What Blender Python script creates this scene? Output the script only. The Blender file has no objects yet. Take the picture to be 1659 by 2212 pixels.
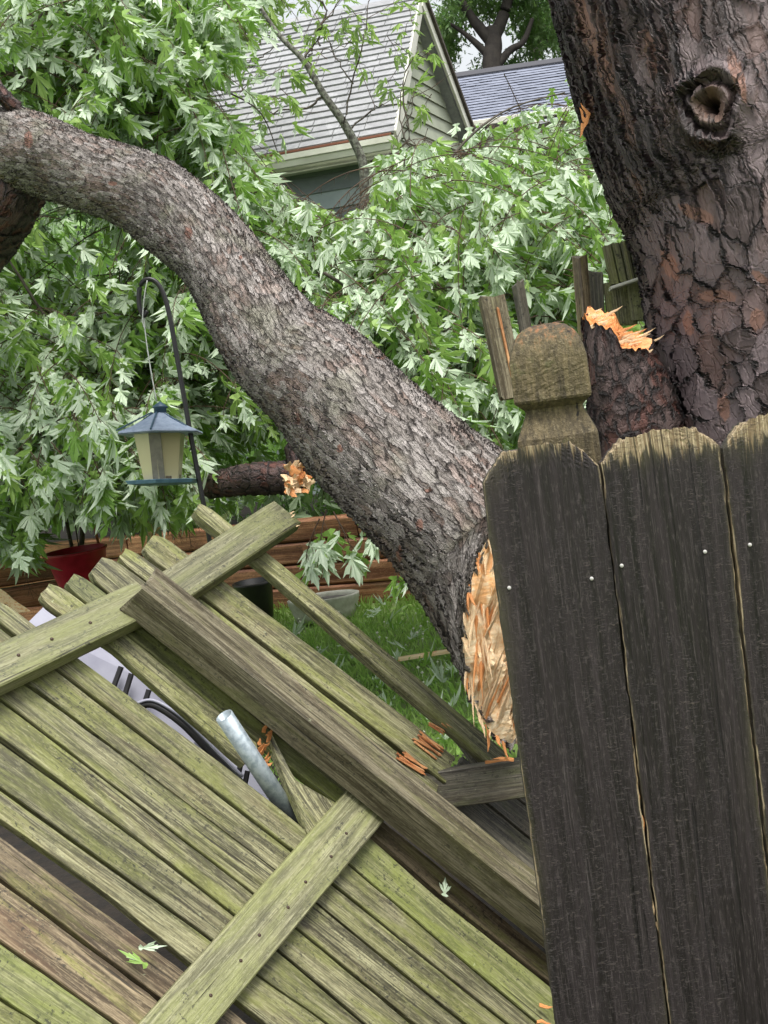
import bpy, bmesh, math, random
import numpy as np
from mathutils import Vector, Matrix

# ------------------------------------------------------------------ camera, sky, sun, exposure
S = bpy.context.scene
COL = S.collection
FPX = 2600.0; CX, CY = 829.5, 1106.0            # focal length and centre, in a 1659 x 2212 frame
PITCH, ROLL = math.radians(7.0), math.radians(8.3)
R0 = Vector((1, 0, 0)); FWD = Vector((0, math.cos(PITCH), -math.sin(PITCH))); U0 = R0.cross(FWD)
RIGHT = math.cos(ROLL)*R0 - math.sin(ROLL)*U0
UP = math.sin(ROLL)*R0 + math.cos(ROLL)*U0
CAMPOS = Vector((0, 0, 1.6))
cam_d = bpy.data.cameras.new('camera'); cam = bpy.data.objects.new('camera', cam_d); COL.objects.link(cam)
cam_d.sensor_fit = 'HORIZONTAL'; cam_d.sensor_width = 36; cam_d.lens = FPX/1659*36
cam_d.clip_start = .05; cam_d.clip_end = 2000
M = Matrix((RIGHT, UP, -FWD)).transposed().to_4x4(); M.translation = CAMPOS
cam.matrix_world = M
S.camera = cam
SUN_EL, SUN_AZ = math.radians(70), math.radians(150)     # azimuth clockwise from +Y: light from behind right, high
w = bpy.data.worlds.new('World'); S.world = w; w.use_nodes = True
nt = w.node_tree; bg = nt.nodes['Background']
sky = nt.nodes.new('ShaderNodeTexSky'); sky.sky_type = 'NISHITA'; sky.sun_disc = False
sky.sun_elevation = SUN_EL; sky.sun_rotation = SUN_AZ; sky.dust_density = 4; sky.air_density = 1.5
hs = nt.nodes.new('ShaderNodeHueSaturation'); hs.inputs['Saturation'].default_value = .22; hs.inputs['Value'].default_value = 1.0
nt.links.new(sky.outputs[0], hs.inputs['Color']); nt.links.new(hs.outputs[0], bg.inputs['Color'])
bg.inputs['Strength'].default_value = .15
sd = bpy.data.lights.new('sun', 'SUN'); sd.energy = 2.1; sd.angle = math.radians(24); sd.color = (1, .97, .92)
so = bpy.data.objects.new('sun', sd); COL.objects.link(so)
sdir = Vector((math.sin(SUN_AZ)*math.cos(SUN_EL), math.cos(SUN_AZ)*math.cos(SUN_EL), math.sin(SUN_EL)))
so.rotation_euler = sdir.to_track_quat('Z', 'Y').to_euler()
S.view_settings.view_transform = 'Standard'; S.view_settings.look = 'None'
S.view_settings.exposure = .68; S.view_settings.gamma = 1
S.render.resolution_x = 768; S.render.resolution_y = 1024

# ------------------------------------------------------------------ helpers
rnd = random.Random(7); NP = np.random.default_rng(11)
def ray(px, py): return RIGHT*((px-CX)/FPX) - UP*((py-CY)/FPX) + FWD
def P(px, py, d): return CAMPOS + ray(px, py)*d
def PZ(px, py, z):
    r = ray(px, py); return CAMPOS + r*((z-CAMPOS.z)/r.z)
def proj(v):
    q = v-CAMPOS; d = q.dot(FWD); return CX+FPX*q.dot(RIGHT)/d, CY-FPX*q.dot(UP)/d, d
def mm(px, d): return px*d/FPX                    # pixels at a distance -> metres
def tag(o, label=None, cat=None, group=None, kind=None):
    if label: o['label'] = label
    if cat: o['category'] = cat
    if group: o['group'] = group
    if kind: o['kind'] = kind
    return o
def empty(name, loc, label, cat, group=None):
    o = bpy.data.objects.new(name, None); COL.objects.link(o); o.location = loc; o.empty_display_size = .1
    return tag(o, label, cat, group)
ROOTLOC = {}
def link(name, me, mat, parent=None, mw=None, smooth=False):
    o = bpy.data.objects.new(name, me); COL.objects.link(o)
    if mat and not me.materials: me.materials.append(mat)
    if smooth and len(me.polygons): me.polygons.foreach_set('use_smooth', [True]*len(me.polygons))
    mw = mw or Matrix.Identity(4)
    if parent:
        o.parent = parent
        inv = Matrix.Identity(4); p = parent; chain = []
        while p: chain.append(p); p = p.parent
        for p in reversed(chain): inv = inv @ p.matrix_basis
        o.matrix_basis = inv.inverted() @ mw
    else: o.matrix_basis = mw
    return o
def mesh(name, vs, fs):
    me = bpy.data.meshes.new(name); me.from_pydata([tuple(v) for v in vs], [], fs); me.update(); return me
def np_mesh(name, V, F, uv=None, smooth=True):
    """V (n,3), F (m,k) equal-sided faces"""
    me = bpy.data.meshes.new(name); m, k = F.shape
    me.vertices.add(len(V)); me.vertices.foreach_set('co', V.astype(np.float32).ravel())
    me.loops.add(m*k); me.loops.foreach_set('vertex_index', F.astype(np.int32).ravel())
    me.polygons.add(m); me.polygons.foreach_set('loop_start', np.arange(0, m*k, k, dtype=np.int32))
    me.polygons.foreach_set('loop_total', np.full(m, k, dtype=np.int32))
    me.polygons.foreach_set('use_smooth', np.full(m, smooth, dtype=bool))
    if uv is not None:
        l = me.uv_layers.new(name='UVMap'); l.data.foreach_set('uv', uv.astype(np.float32).ravel())
    me.update(calc_edges=True); me.validate(); return me
def frame(o, x, z):
    x = x.normalized(); y = z.cross(x).normalized(); z = x.cross(y).normalized()
    m = Matrix((x, y, z)).transposed().to_4x4(); m.translation = o; return m
def vnoise(x, seed=0):
    """smooth 1-D value noise, -1..1"""
    i = math.floor(x); f = x-i; f = f*f*(3-2*f)
    h = lambda k: (math.sin((k+seed*17.13)*127.1)*43758.5453) % 1*2-1
    return h(i)*(1-f)+h(i+1)*f
def resample(pts, n):
    L = [0]
    for a, b in zip(pts, pts[1:]): L.append(L[-1]+(b-a).length)
    out = []
    for i in range(n):
        s = L[-1]*i/(n-1); k = 0
        while k < len(L)-2 and L[k+1] < s: k += 1
        out.append(pts[k].lerp(pts[k+1], (s-L[k])/max(L[k+1]-L[k], 1e-9)))
    return out
def box_mesh(name, sx, sy, sz, bev=.003, jag=0, seed=0, nx=1):
    """a bar along +X from 0 to sx with chamfered long edges; both ends may be ragged"""
    y, z, b = sy/2, sz/2, bev
    prof = [(-y+b, -z), (y-b, -z), (y, -z+b), (y, z-b), (y-b, z), (0, z), (-y+b, z), (-y, z-b), (-y, -z+b)]
    vs, fs = [], []; n = len(prof)
    for i in range(nx+1):
        for k, (a, c) in enumerate(prof):
            x = sx*i/nx
            if jag and i in (0, nx): x += jag*vnoise(k*1.7+i*9, seed)
            wob = 1+.012*vnoise(i*.9, seed+3)
            vs.append((x, a*wob, c*wob))
    for i in range(nx):
        for k in range(n):
            a = i*n+k; b2 = i*n+(k+1) % n; fs.append((a, b2, b2+n, a+n))
    fs.append(tuple(range(n-1, -1, -1))); fs.append(tuple(range(nx*n, nx*n+n)))
    return mesh(name, vs, fs)
def bar(name, a, b, sy, sz, up, mat, parent, bev=.003, jag=0, seed=0, nx=6):
    me = box_mesh(name, (b-a).length, sy, sz, bev, jag, seed, nx)
    return link(name, me, mat, parent, frame(a, b-a, up))
def tube_np(C, Rr, nseg, ref=None, closed=True):
    """C list of Vector centres, Rr radii -> verts, quads (round)"""
    vs, fs = [], []; N = len(C)
    for i in range(N):
        T = (C[min(i+1, N-1)]-C[max(i-1, 0)]).normalized()
        r = ref if ref is not None else (Vector((0, 0, 1)) if abs(T.z) < .9 else Vector((1, 0, 0)))
        B = (r-T*r.dot(T)).normalized(); A = T.cross(B)
        for k in range(nseg):
            t = 2*math.pi*k/nseg; vs.append(C[i]+(A*math.cos(t)+B*math.sin(t))*Rr[i])
    for i in range(N-1):
        for k in range(nseg):
            a = i*nseg+k; b = i*nseg+(k+1) % nseg; fs.append((a, b, b+nseg, a+nseg))
    return vs, fs
def tube(name, pts, rad, mat, parent, nseg=8, n=None, caps=True):
    pts = [Vector(p) for p in pts]
    if n: 
        k = len(pts); C = catmull(pts, n)
        R = [np.interp(i/(n-1), np.linspace(0, 1, k), rad if hasattr(rad, '__len__') else [rad]*k) for i in range(n)]
    else: C = pts; R = rad if hasattr(rad, '__len__') else [rad]*len(pts)
    vs, fs = tube_np(C, R, nseg)
    if caps: fs.append(tuple(range(nseg-1, -1, -1))); fs.append(tuple(range(len(vs)-nseg, len(vs))))
    o0 = C[0].copy(); me = mesh(name, [v-o0 for v in vs], fs)
    return link(name, me, mat, parent, Matrix.Translation(o0), smooth=True)
def catmull(pts, n):
    out = []; k = len(pts)
    for i in range(n):
        u = i/(n-1)*(k-1); j = min(int(u), k-2); t = u-j
        p0 = pts[max(j-1, 0)]; p1 = pts[j]; p2 = pts[j+1]; p3 = pts[min(j+2, k-1)]
        out.append(.5*((2*p1)+(p2-p0)*t+(2*p0-5*p1+4*p2-p3)*t*t+(3*p1-p0-3*p2+p3)*t**3))
    return out
def lathe(name, prof, mat, parent, mw, nseg=32, smooth=True):
    vs, fs = [], []
    for r, z in prof:
        for k in range(nseg):
            t = 2*math.pi*(k+.5)/nseg; vs.append((r*math.cos(t), r*math.sin(t), z))
    for i in range(len(prof)-1):
        for k in range(nseg):
            a = i*nseg+k; b = i*nseg+(k+1) % nseg; fs.append((a, b, b+nseg, a+nseg))
    fs.append(tuple(range(nseg-1, -1, -1))); fs.append(tuple(range(len(vs)-nseg, len(vs))))
    return link(name, mesh(name, vs, fs), mat, parent, mw, smooth)

# ------------------------------------------------------------------ materials
class NB:
    def __init__(s, name):
        s.m = bpy.data.materials.new(name); s.m.use_nodes = True; s.t = s.m.node_tree
        s.b = s.t.nodes['Principled BSDF']; s.out = s.t.nodes['Material Output']
    def n(s, typ, ins=None, **kw):
        nd = s.t.nodes.new('ShaderNode'+typ)
        for k, v in kw.items(): setattr(nd, k, v)
        for k, v in (ins or {}).items(): s.set(nd.inputs[k], v)
        return nd
    def set(s, inp, v):
        if hasattr(v, 'is_output') or isinstance(v, bpy.types.NodeSocket): s.t.links.new(v, inp)
        else: inp.default_value = v
    def math(s, op, a, b=0., c=0., clamp=False):
        nd = s.n('Math', operation=op, use_clamp=clamp); s.set(nd.inputs[0], a); s.set(nd.inputs[1], b); s.set(nd.inputs[2], c); return nd.outputs[0]
    def map(s, v, a, b, c=0., d=1.):
        nd = s.n('MapRange', interpolation_type='SMOOTHSTEP')
        for i, x in enumerate((v, a, b, c, d)): s.set(nd.inputs[i], x)
        return nd.outputs[0]
    def mix(s, f, a, b, blend='MIX'):
        nd = s.n('Mix', data_type='RGBA', blend_type=blend)
        s.set(nd.inputs[0], f); s.set(nd.inputs[6], col(a)); s.set(nd.inputs[7], col(b)); return nd.outputs[2]
    def noise(s, vec, scale, detail=4., rough=.55, dist=0.):
        return s.n('TexNoise', {'Vector': vec, 'Scale': scale, 'Detail': detail, 'Roughness': rough, 'Distortion': dist})
    def scale(s, vec, x, y, z):
        return s.n('Mapping', {'Vector': vec, 'Scale': (x, y, z)}).outputs[0]
def col(c): return (*c, 1) if isinstance(c, tuple) and len(c) == 3 else c

def objvec(b, spread=40):
    tc = b.n('TexCoord'); oi = b.n('ObjectInfo')
    sc = b.n('VectorMath', operation='SCALE'); b.set(sc.inputs[0], (1, .7, .4)); b.set(sc.inputs['Scale'], b.math('MULTIPLY', oi.outputs['Random'], spread))
    ad = b.n('VectorMath', operation='ADD'); b.set(ad.inputs[0], tc.outputs['Object']); b.set(ad.inputs[1], sc.outputs[0])
    return ad.outputs[0], oi.outputs['Random']

def wood_mat(name, dark, mid, light, moss, moss_amt=.5, brown=(.13, .085, .045), brown_amt=.3, rough=.54, gscale=1., speck=.5, bump=.35):
    b = NB(name); v, r = objvec(b)
    warp = b.noise(b.scale(v, 1.2, 6, 6), 1.5, 3)
    wv = b.n('VectorMath', operation='SCALE'); b.set(wv.inputs[0], warp.outputs['Color']); wv.inputs['Scale'].default_value = .02
    va = b.n('VectorMath', operation='ADD'); b.set(va.inputs[0], v); b.set(va.inputs[1], wv.outputs[0]); v2 = va.outputs[0]
    fine = b.noise(b.scale(v2, 6*gscale, 330*gscale, 330*gscale), 1., 5, .7).outputs['Fac']
    mids = b.noise(b.scale(v2, 2.2*gscale, 55*gscale, 55*gscale), 1., 5, .65).outputs['Fac']
    big = b.noise(b.scale(v, 1.6, 6, 6), 1.5, 4, .6).outputs['Fac']
    big2 = b.noise(b.scale(v, 2.3, 12, 12), 1.3, 5, .65, 1.).outputs['Fac']
    c = b.mix(b.map(mids, .4, .6), dark, mid); c = b.mix(b.math('MULTIPLY', b.map(b.noise(b.scale(v, 1.1, 22, 22), 1., 3, .6).outputs['Fac'], .52, .66), .55), c, dark)
    c = b.mix(b.map(b.math('MULTIPLY', fine, b.math('ADD', mids, .5)), .42, .72), c, light)
    c = b.mix(b.math('MULTIPLY', b.map(big, .52, .68), brown_amt), c, brown)
    mo = b.math('MULTIPLY', b.map(big2, .62-.3*moss_amt, .78-.22*moss_amt), b.map(mids, .25, .6, .45, 1.))
    c = b.mix(b.math('MULTIPLY', mo, .85), c, moss)
    gr = b.noise(b.scale(v, 9, 26, 26), 1., 5, .7).outputs['Fac']; c = b.mix(b.math('MULTIPLY', b.map(gr, .5, .64), .45), c, tuple(x*.9 for x in dark))
    fk = b.noise(b.scale(v, 55, 210, 210), 1., 4, .7).outputs['Fac']; c = b.mix(b.map(fk, .52, .68, 0, .5), c, dark); c = b.mix(b.map(fk, .47, .34, 0, .35), c, light)
    # black mildew flecks and saw marks
    sp = b.noise(v, 105, 4, .75).outputs['Fac']; spm = b.noise(b.scale(v, 3, 9, 9), 1.6, 3).outputs['Fac']
    c = b.mix(b.math('MULTIPLY', b.math('MULTIPLY', b.map(sp, .55, .64), b.map(spm, .42, .6, .12, 1.)), min(1, speck*1.6)), c, (.012, .012, .01))
    saw = b.noise(b.scale(v, 150, 14, 14), 1., 2, .5).outputs['Fac']
    c = b.mix(b.math('MULTIPLY', b.math('MULTIPLY', b.map(saw, .62, .74), b.map(spm, .5, .68)), speck*.6), c, (.02, .018, .012))
    crack = b.noise(b.scale(v2, 1.3, 90, 90), 1., 2, .5).outputs['Fac']
    ck = b.map(crack, .695, .725)
    c = b.mix(b.math('MULTIPLY', ck, .75), c, (.018, .014, .01))
    # pale lichen dots
    li = b.noise(v, 75, 2, .6).outputs['Fac']
    c = b.mix(b.math('MULTIPLY', b.math('MULTIPLY', b.map(li, .69, .73), b.map(big, .45, .6)), speck), c, (.38, .42, .26))
    hsv = b.n('HueSaturation', {'Color': c, 'Value': b.math('MULTIPLY_ADD', r, .45, .8)})
    b.set(b.b.inputs['Base Color'], hsv.outputs[0]); b.set(b.b.inputs['Roughness'], b.map(mids, .3, .7, rough-.14, rough+.16))
    h = b.math('SUBTRACT', b.math('MULTIPLY_ADD', fine, .45, b.math('MULTIPLY', mids, .8)), ck)
    bp = b.n('Bump', {'Height': h, 'Strength': min(1, bump*1.8), 'Distance': .005}); b.set(b.b.inputs['Normal'], bp.outputs[0])
    return b.m
def simple(name, c, rough=.5, metal=0., noise=0., c2=None, scale=20, bump=0., spec=.5):
    b = NB(name); tc = b.n('TexCoord').outputs['Object']
    n = b.noise(tc, scale, 5, .65).outputs['Fac']
    b.set(b.b.inputs['Base Color'], b.mix(b.map(n, .35, .68), c, c2 or tuple(x*(1-noise) for x in c)))
    b.b.inputs['Roughness'].default_value = rough; b.b.inputs['Metallic'].default_value = metal
    b.b.inputs['Specular IOR Level'].default_value = spec
    if bump: b.set(b.b.inputs['Normal'], b.n('Bump', {'Height': n, 'Strength': bump, 'Distance': .01}).outputs[0])
    return b.m

MW = {}
MW['moss_wood'] = wood_mat('mossy_wood', (.046, .042, .020), (.165, .155, .075), (.37, .355, .205), (.175, .19, .045), .66)
MW['moss_rail'] = wood_mat('mossy_rail', (.085, .082, .04), (.19, .185, .095), (.32, .31, .19), (.19, .205, .07), .75, brown_amt=.2)
MW['brown_wood'] = wood_mat('brown_wood', (.055, .038, .02), (.165, .125, .072), (.34, .27, .165), (.2, .2, .05), .42, brown=(.12, .066, .036), brown_amt=.6)
MW['green_wood'] = wood_mat('bright_green_wood', (.07, .075, .028), (.165, .17, .07), (.3, .3, .15), (.175, .205, .04), .8, brown_amt=.15)
MW['post_wood'] = wood_mat('post_wood', (.06, .048, .027), (.15, .128, .075), (.30, .27, .18), (.15, .15, .055), .45, brown=(.13, .07, .04), brown_amt=.3)
MW['shade_wood'] = wood_mat('old_grey_shaded_wood', (.05, .045, .035), (.12, .11, .08), (.22, .2, .15), (.12, .13, .05), .45)  # grey wood; its dark tone also paints shade on boards lying underneath
MW['timber'] = wood_mat('red_timber', (.14, .05, .024), (.36, .15, .07), (.54, .28, .16), (.15, .10, .05), .2, brown=(.13, .045, .022), brown_amt=.55, gscale=.35)
MW['cedar'] = wood_mat('torn_picket_heart', (.3, .1, .03), (.55, .25, .09), (.75, .45, .22), (.3, .2, .08), .1, brown=(.2, .06, .02), brown_amt=.4)

def dark_wood():
    b = NB('dark_wet_picket_wood'); v, r = objvec(b)
    warp = b.noise(b.scale(v, 1.5, 8, 8), 1.5, 3)
    wv = b.n('VectorMath', operation='SCALE'); b.set(wv.inputs[0], warp.outputs['Color']); wv.inputs['Scale'].default_value = .016
    va = b.n('VectorMath', operation='ADD'); b.set(va.inputs[0], v); b.set(va.inputs[1], wv.outputs[0]); v2 = va.outputs[0]
    fine = b.noise(b.scale(v2, 10, 520, 520), 1., 5, .7).outputs['Fac']
    mids = b.noise(b.scale(v2, 2., 90, 90), 1., 5, .65).outputs['Fac']
    big = b.noise(b.scale(v, 2, 12, 12), 1.6, 4, .6).outputs['Fac']
    fib = b.noise(b.scale(v, 300, 90, 90), 1., 4, .75, 1.2).outputs['Fac']
    c = b.mix(b.map(mids, .3, .7), (.0095, .0068, .0073), (.034, .0245, .026))
    c = b.mix(b.map(fine, .54, .74), c, (.10, .083, .084))
    fk = b.noise(b.scale(v, 70, 260, 260), 1., 4, .75).outputs['Fac']; c = b.mix(b.map(fk, .53, .68, 0, .55), c, (.11, .092, .088))
    rufz = b.math('MULTIPLY', b.map(big, .42, .56), b.map(fib, .545, .64))
    c = b.mix(b.math('MULTIPLY', rufz, .62), c, (.15, .12, .10))
    b1 = b.noise(b.scale(v, 1.5, 9, 9), 1.2, 3).outputs['Fac']
    c = b.mix(b.math('MULTIPLY', b.map(b1, .58, .74), .45), c, (.062, .05, .040))
    # bare, sun-bleached ends and arrises (vertex attribute 'wear' = distance-based)
    at = b.n('Attribute', attribute_name='wear').outputs['Fac']
    wn = b.math('ADD', at, b.math('MULTIPLY', b.math('SUBTRACT', b.noise(b.scale(v2, 14, 170, 170), 1., 5, .7).outputs['Fac'], .5), 1.9))
    c = b.mix(b.math('MULTIPLY', b.map(b.math('ADD', at, b.math('MULTIPLY', b.math('SUBTRACT', b1, .5), 2)), .2, .9), .35), c, (.13, .12, .055))
    c = b.mix(b.map(wn, .55, .9), c, b.mix(b.map(fine, .4, .65), (.22, .15, .08), (.62, .50, .32)))
    crack = b.noise(b.scale(v2, 1.1, 110, 110), 1., 2, .5).outputs['Fac']; ck = b.map(crack, .69, .72)
    c = b.mix(b.math('MULTIPLY', ck, .7), c, (.008, .006, .006))
    b.set(b.b.inputs['Base Color'], c); b.set(b.b.inputs['Roughness'], b.map(mids, .3, .7, .42, .66))
    h = b.math('SUBTRACT', b.math('MULTIPLY_ADD', fine, .5, b.math('MULTIPLY_ADD', mids, .8, b.math('MULTIPLY', rufz, .8))), ck)
    b.set(b.b.inputs['Normal'], b.n('Bump', {'Height': h, 'Strength': .9, 'Distance': .006}).outputs[0])
    return b.m
MW['dark'] = dark_wood()

def cap_wood():
    b = NB('weathered_post_head_wood'); v, r = objvec(b)
    n1 = b.noise(b.scale(v, 110, 110, 12), 1., 6, .75).outputs['Fac']; n2 = b.noise(v, 14, 5, .7).outputs['Fac']; n3 = b.noise(v, 220, 4, .7).outputs['Fac']
    c = b.mix(b.map(n1, .3, .7), (.04, .03, .014), (.18, .138, .068))
    c = b.mix(b.math('MULTIPLY', b.map(n3, .55, .7), .6), c, (.30, .25, .15))
    c = b.mix(b.math('MULTIPLY', b.map(n2, .55, .7), .6), c, (.09, .11, .03)); c = b.mix(b.math('MULTIPLY', b.map(b.noise(b.scale(v, 7, 7, 5), 1., 4, .7).outputs['Fac'], .5, .62), .6), c, (.05, .035, .02)); c = b.mix(b.map(b.noise(b.scale(v, 95, 95, 4), 1., 2, .5).outputs['Fac'], .66, .70), c, (.012, .009, .006))
    at = b.n('Attribute', attribute_name='wear').outputs['Fac']
    wn = b.math('ADD', at, b.math('MULTIPLY', b.math('SUBTRACT', n1, .5), 1.6))
    c = b.mix(b.math('MULTIPLY', b.map(wn, .5, .8), .9), c, b.mix(n3, (.16, .05, .02), (.42, .2, .08)))
    b.set(b.b.inputs['Base Color'], c); b.b.inputs['Roughness'].default_value = .7
    b.set(b.b.inputs['Normal'], b.n('Bump', {'Height': b.math('ADD', n1, n3), 'Strength': .7, 'Distance': .004}).outputs[0])
    return b.m
MW['cap'] = cap_wood()

def bark_mat(name, su, sv, plateA, plateB, fissure, patch, patch_amt, disp, rough, fis=.22, ridge=0., moss=None, uneven=.5, keepf=.8, smallw=.16, hi=1.9):
    """su, sv: plates per metre round / along; real displacement on a dense mesh"""
    b = NB(name); uv = b.n('UVMap').outputs[0]
    d1 = b.noise(uv, su*.5, 3, .6); d2 = b.noise(uv, su*2.2, 3, .6)
    def shift(vec, c, k):
        s1 = b.n('VectorMath', operation='SUBTRACT'); b.set(s1.inputs[0], c); s1.inputs[1].default_value = (.5, .5, .5)
        s2 = b.n('VectorMath', operation='SCALE'); b.set(s2.inputs[0], s1.outputs[0]); s2.inputs['Scale'].default_value = k
        s3 = b.n('VectorMath', operation='ADD'); b.set(s3.inputs[0], vec); b.set(s3.inputs[1], s2.outputs[0]); return s3.outputs[0]
    w1 = shift(shift(uv, d1.outputs['Color'], 1.3/su), d2.outputs['Color'], .35/su)
    vec = b.scale(w1, su, sv, 1)
    ve = b.n('TexVoronoi', {'Vector': vec, 'Scale': 1.}, feature='DISTANCE_TO_EDGE', voronoi_dimensions='2D')
    vc = b.n('TexVoronoi', {'Vector': vec, 'Scale': 1.}, feature='F1', voronoi_dimensions='2D')
    vs = b.n('TexVoronoi', {'Vector': b.scale(w1, su*2.3, sv*2.1, 1), 'Scale': 1.}, feature='DISTANCE_TO_EDGE', voronoi_dimensions='2D')
    rc = b.n('SeparateColor', {0: vc.outputs['Color']}).outputs
    lp = b.n('VectorMath', operation='SUBTRACT'); b.set(lp.inputs[0], vec); b.set(lp.inputs[1], vc.outputs['Position'])
    ls = b.n('SeparateXYZ', {0: lp.outputs[0]}).outputs
    edge = b.map(ve.outputs[0], .0, fis)
    gone = b.map(b.noise(b.scale(w1, su*.9, sv*.9, 1), 1., 3, .6).outputs['Fac'], .44, .6, 0, keepf); edge = b.math('MAXIMUM', edge, gone)
    tilt = b.math('MULTIPLY', ls[1], b.math('MULTIPLY_ADD', rc[1], .8, .2))     # flakes lift at one end
    small = b.map(vs.outputs[0], 0., .16)
    fn = b.noise(b.scale(uv, su*5, sv*2.2, 1), 1., 6, .72).outputs['Fac']
    h = b.math('MULTIPLY', edge, b.math('ADD', b.math('MULTIPLY_ADD', rc[0], uneven, .55), tilt))
    h = b.math('ADD', h, b.math('MULTIPLY', small, smallw))
    h = b.math('ADD', h, b.math('MULTIPLY', b.math('SUBTRACT', fn, .5), .5))
    if ridge:
        rn = b.noise(b.scale(w1, su*1.15, sv*.16, 1), 1., 3, .55).outputs['Fac']
        rr = b.map(b.math('ABSOLUTE', b.math('SUBTRACT', rn, .5)), 0., .09)
        rm = b.n('Attribute', attribute_name='ridge').outputs['Fac']
        h = b.math('MULTIPLY', h, b.math('SUBTRACT', 1., b.math('MULTIPLY', rm, b.math('MULTIPLY', b.math('SUBTRACT', 1., rr), 1.))))
        edge = b.math('MULTIPLY', b.math('MAXIMUM', edge, b.math('MULTIPLY', rm, .8)), b.math('SUBTRACT', 1., b.math('MULTIPLY', rm, b.math('MULTIPLY', b.math('SUBTRACT', 1., rr), .8))))
        h = b.math('MULTIPLY_ADD', b.math('MULTIPLY', rr, rm), .8*ridge, h)
    big = b.noise(uv, 5., 4, .6).outputs['Fac']; big2 = b.noise(b.scale(uv, 9, 4, 1), 1., 4, .65, .6).outputs['Fac']
    c = b.mix(b.map(b.math('MULTIPLY_ADD', rc[2], .5, b.math('MULTIPLY', big, .6)), .25, .8), plateA, plateB)
    c = b.mix(b.map(fn, .5, .72, 0., .5), c, tuple(min(1, x*hi) for x in plateB))
    c = b.mix(b.map(fn, .48, .3, 0., .5), c, tuple(x*.45 for x in plateA))
    pm = b.math('MULTIPLY', b.map(b.math('MULTIPLY_ADD', rc[0], .35, big2), .72-.1*patch_amt, .86-.1*patch_amt), min(1, patch_amt*1.2))
    c = b.mix(pm, c, patch)
    if moss: c = b.mix(b.math('MULTIPLY', b.map(big, .5, .68), .6), c, moss)
    ak = b.n('Attribute', attribute_name='bare').outputs['Fac']
    c = b.mix(b.map(b.math('ADD', ak, b.math('MULTIPLY', b.math('SUBTRACT', fn, .5), .9)), .45, .6), c, (.26, .14, .105))
    kn = b.n('Attribute', attribute_name='knot').outputs['Fac']
    c = b.mix(b.map(b.math('ADD', kn, b.math('MULTIPLY', b.math('SUBTRACT', fn, .5), .5)), .4, .7), c, (.17, .105, .08))
    c = b.mix(edge, fissure, c)
    b.set(b.b.inputs['Base Color'], c); b.b.inputs['Roughness'].default_value = rough
    b.set(b.b.inputs['Normal'], b.n('Bump', {'Height': fn, 'Strength': .5, 'Distance': disp*.5}).outputs[0])
    flat = b.n('Attribute', attribute_name='flat').outputs['Fac']
    dn = b.n('Displacement', {'Height': b.math('MULTIPLY', h, b.math('SUBTRACT', 1., flat)), 'Midlevel': .5, 'Scale': disp}); b.set(b.out.inputs['Displacement'], dn.outputs[0])
    b.m.displacement_method = 'BOTH'
    return b.m
BARK_LIMB = bark_mat('flaky_grey_bark', 84, 19, (.165, .142, .125), (.375, .34, .318), (.03, .022, .018), (.32, .19, .14), .3, .0085, .66, fis=.13, keepf=.9, smallw=.4, uneven=.8, moss=(.19, .19, .12), hi=1.35)
BARK_TRUNK = bark_mat('dark_plated_bark', 18, 13, (.070, .047, .043), (.175, .132, .134), (.007, .005, .005), (.20, .115, .095), .34, .0135, .60, fis=.07, ridge=.8, uneven=.7, keepf=.75)
BARK_STUB = bark_mat('dark_red_bark', 34, 24, (.045, .028, .026), (.10, .065, .06), (.008, .005, .005), (.14, .045, .03), .5, .010, .6)
BARK_FAR = simple('branch_bark', (.10, .085, .065), .8, c2=(.045, .035, .028), scale=30, bump=.5)
BARK_LICHEN = simple('lichen_bark', (.04, .034, .028), .8, c2=(.22, .23, .18), scale=45, bump=.4)
TWIG = simple('twig_bark', (.10, .055, .03), .7, c2=(.045, .025, .015), scale=20)

def fresh_wood():
    b = NB('fresh_torn_wood'); v, r = objvec(b, 20)
    g = b.noise(b.scale(v, 9, 120, 120), 1., 5, .7).outputs['Fac']; n = b.noise(v, 14, 4, .6).outputs['Fac']
    c = b.mix(b.map(g, .3, .7), (.80, .52, .26), (.93, .78, .54))
    c = b.mix(b.map(n, .50, .64, 0, .8), c, (.72, .34, .11))
    hsv = b.n('HueSaturation', {'Color': c, 'Value': b.math('MULTIPLY_ADD', r, .35, .8)})
    b.set(b.b.inputs['Base Color'], hsv.outputs[0]); b.b.inputs['Roughness'].default_value = .6
    b.set(b.b.inputs['Normal'], b.n('Bump', {'Height': g, 'Strength': .6, 'Distance': .004}).outputs[0])
    return b.m
FRESH = fresh_wood()
def orange_wood():
    b = NB('orange_torn_wood'); v, r = objvec(b, 20)
    g = b.noise(b.scale(v, 9, 90, 90), 1., 5, .7).outputs['Fac']
    c = b.mix(b.map(g, .3, .7), (.55, .17, .04), (.85, .42, .16))
    b.set(b.b.inputs['Base Color'], c); b.b.inputs['Roughness'].default_value = .55
    b.set(b.b.inputs['Normal'], b.n('Bump', {'Height': g, 'Strength': .6, 'Distance': .004}).outputs[0])
    return b.m
ORANGE = orange_wood()

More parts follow.
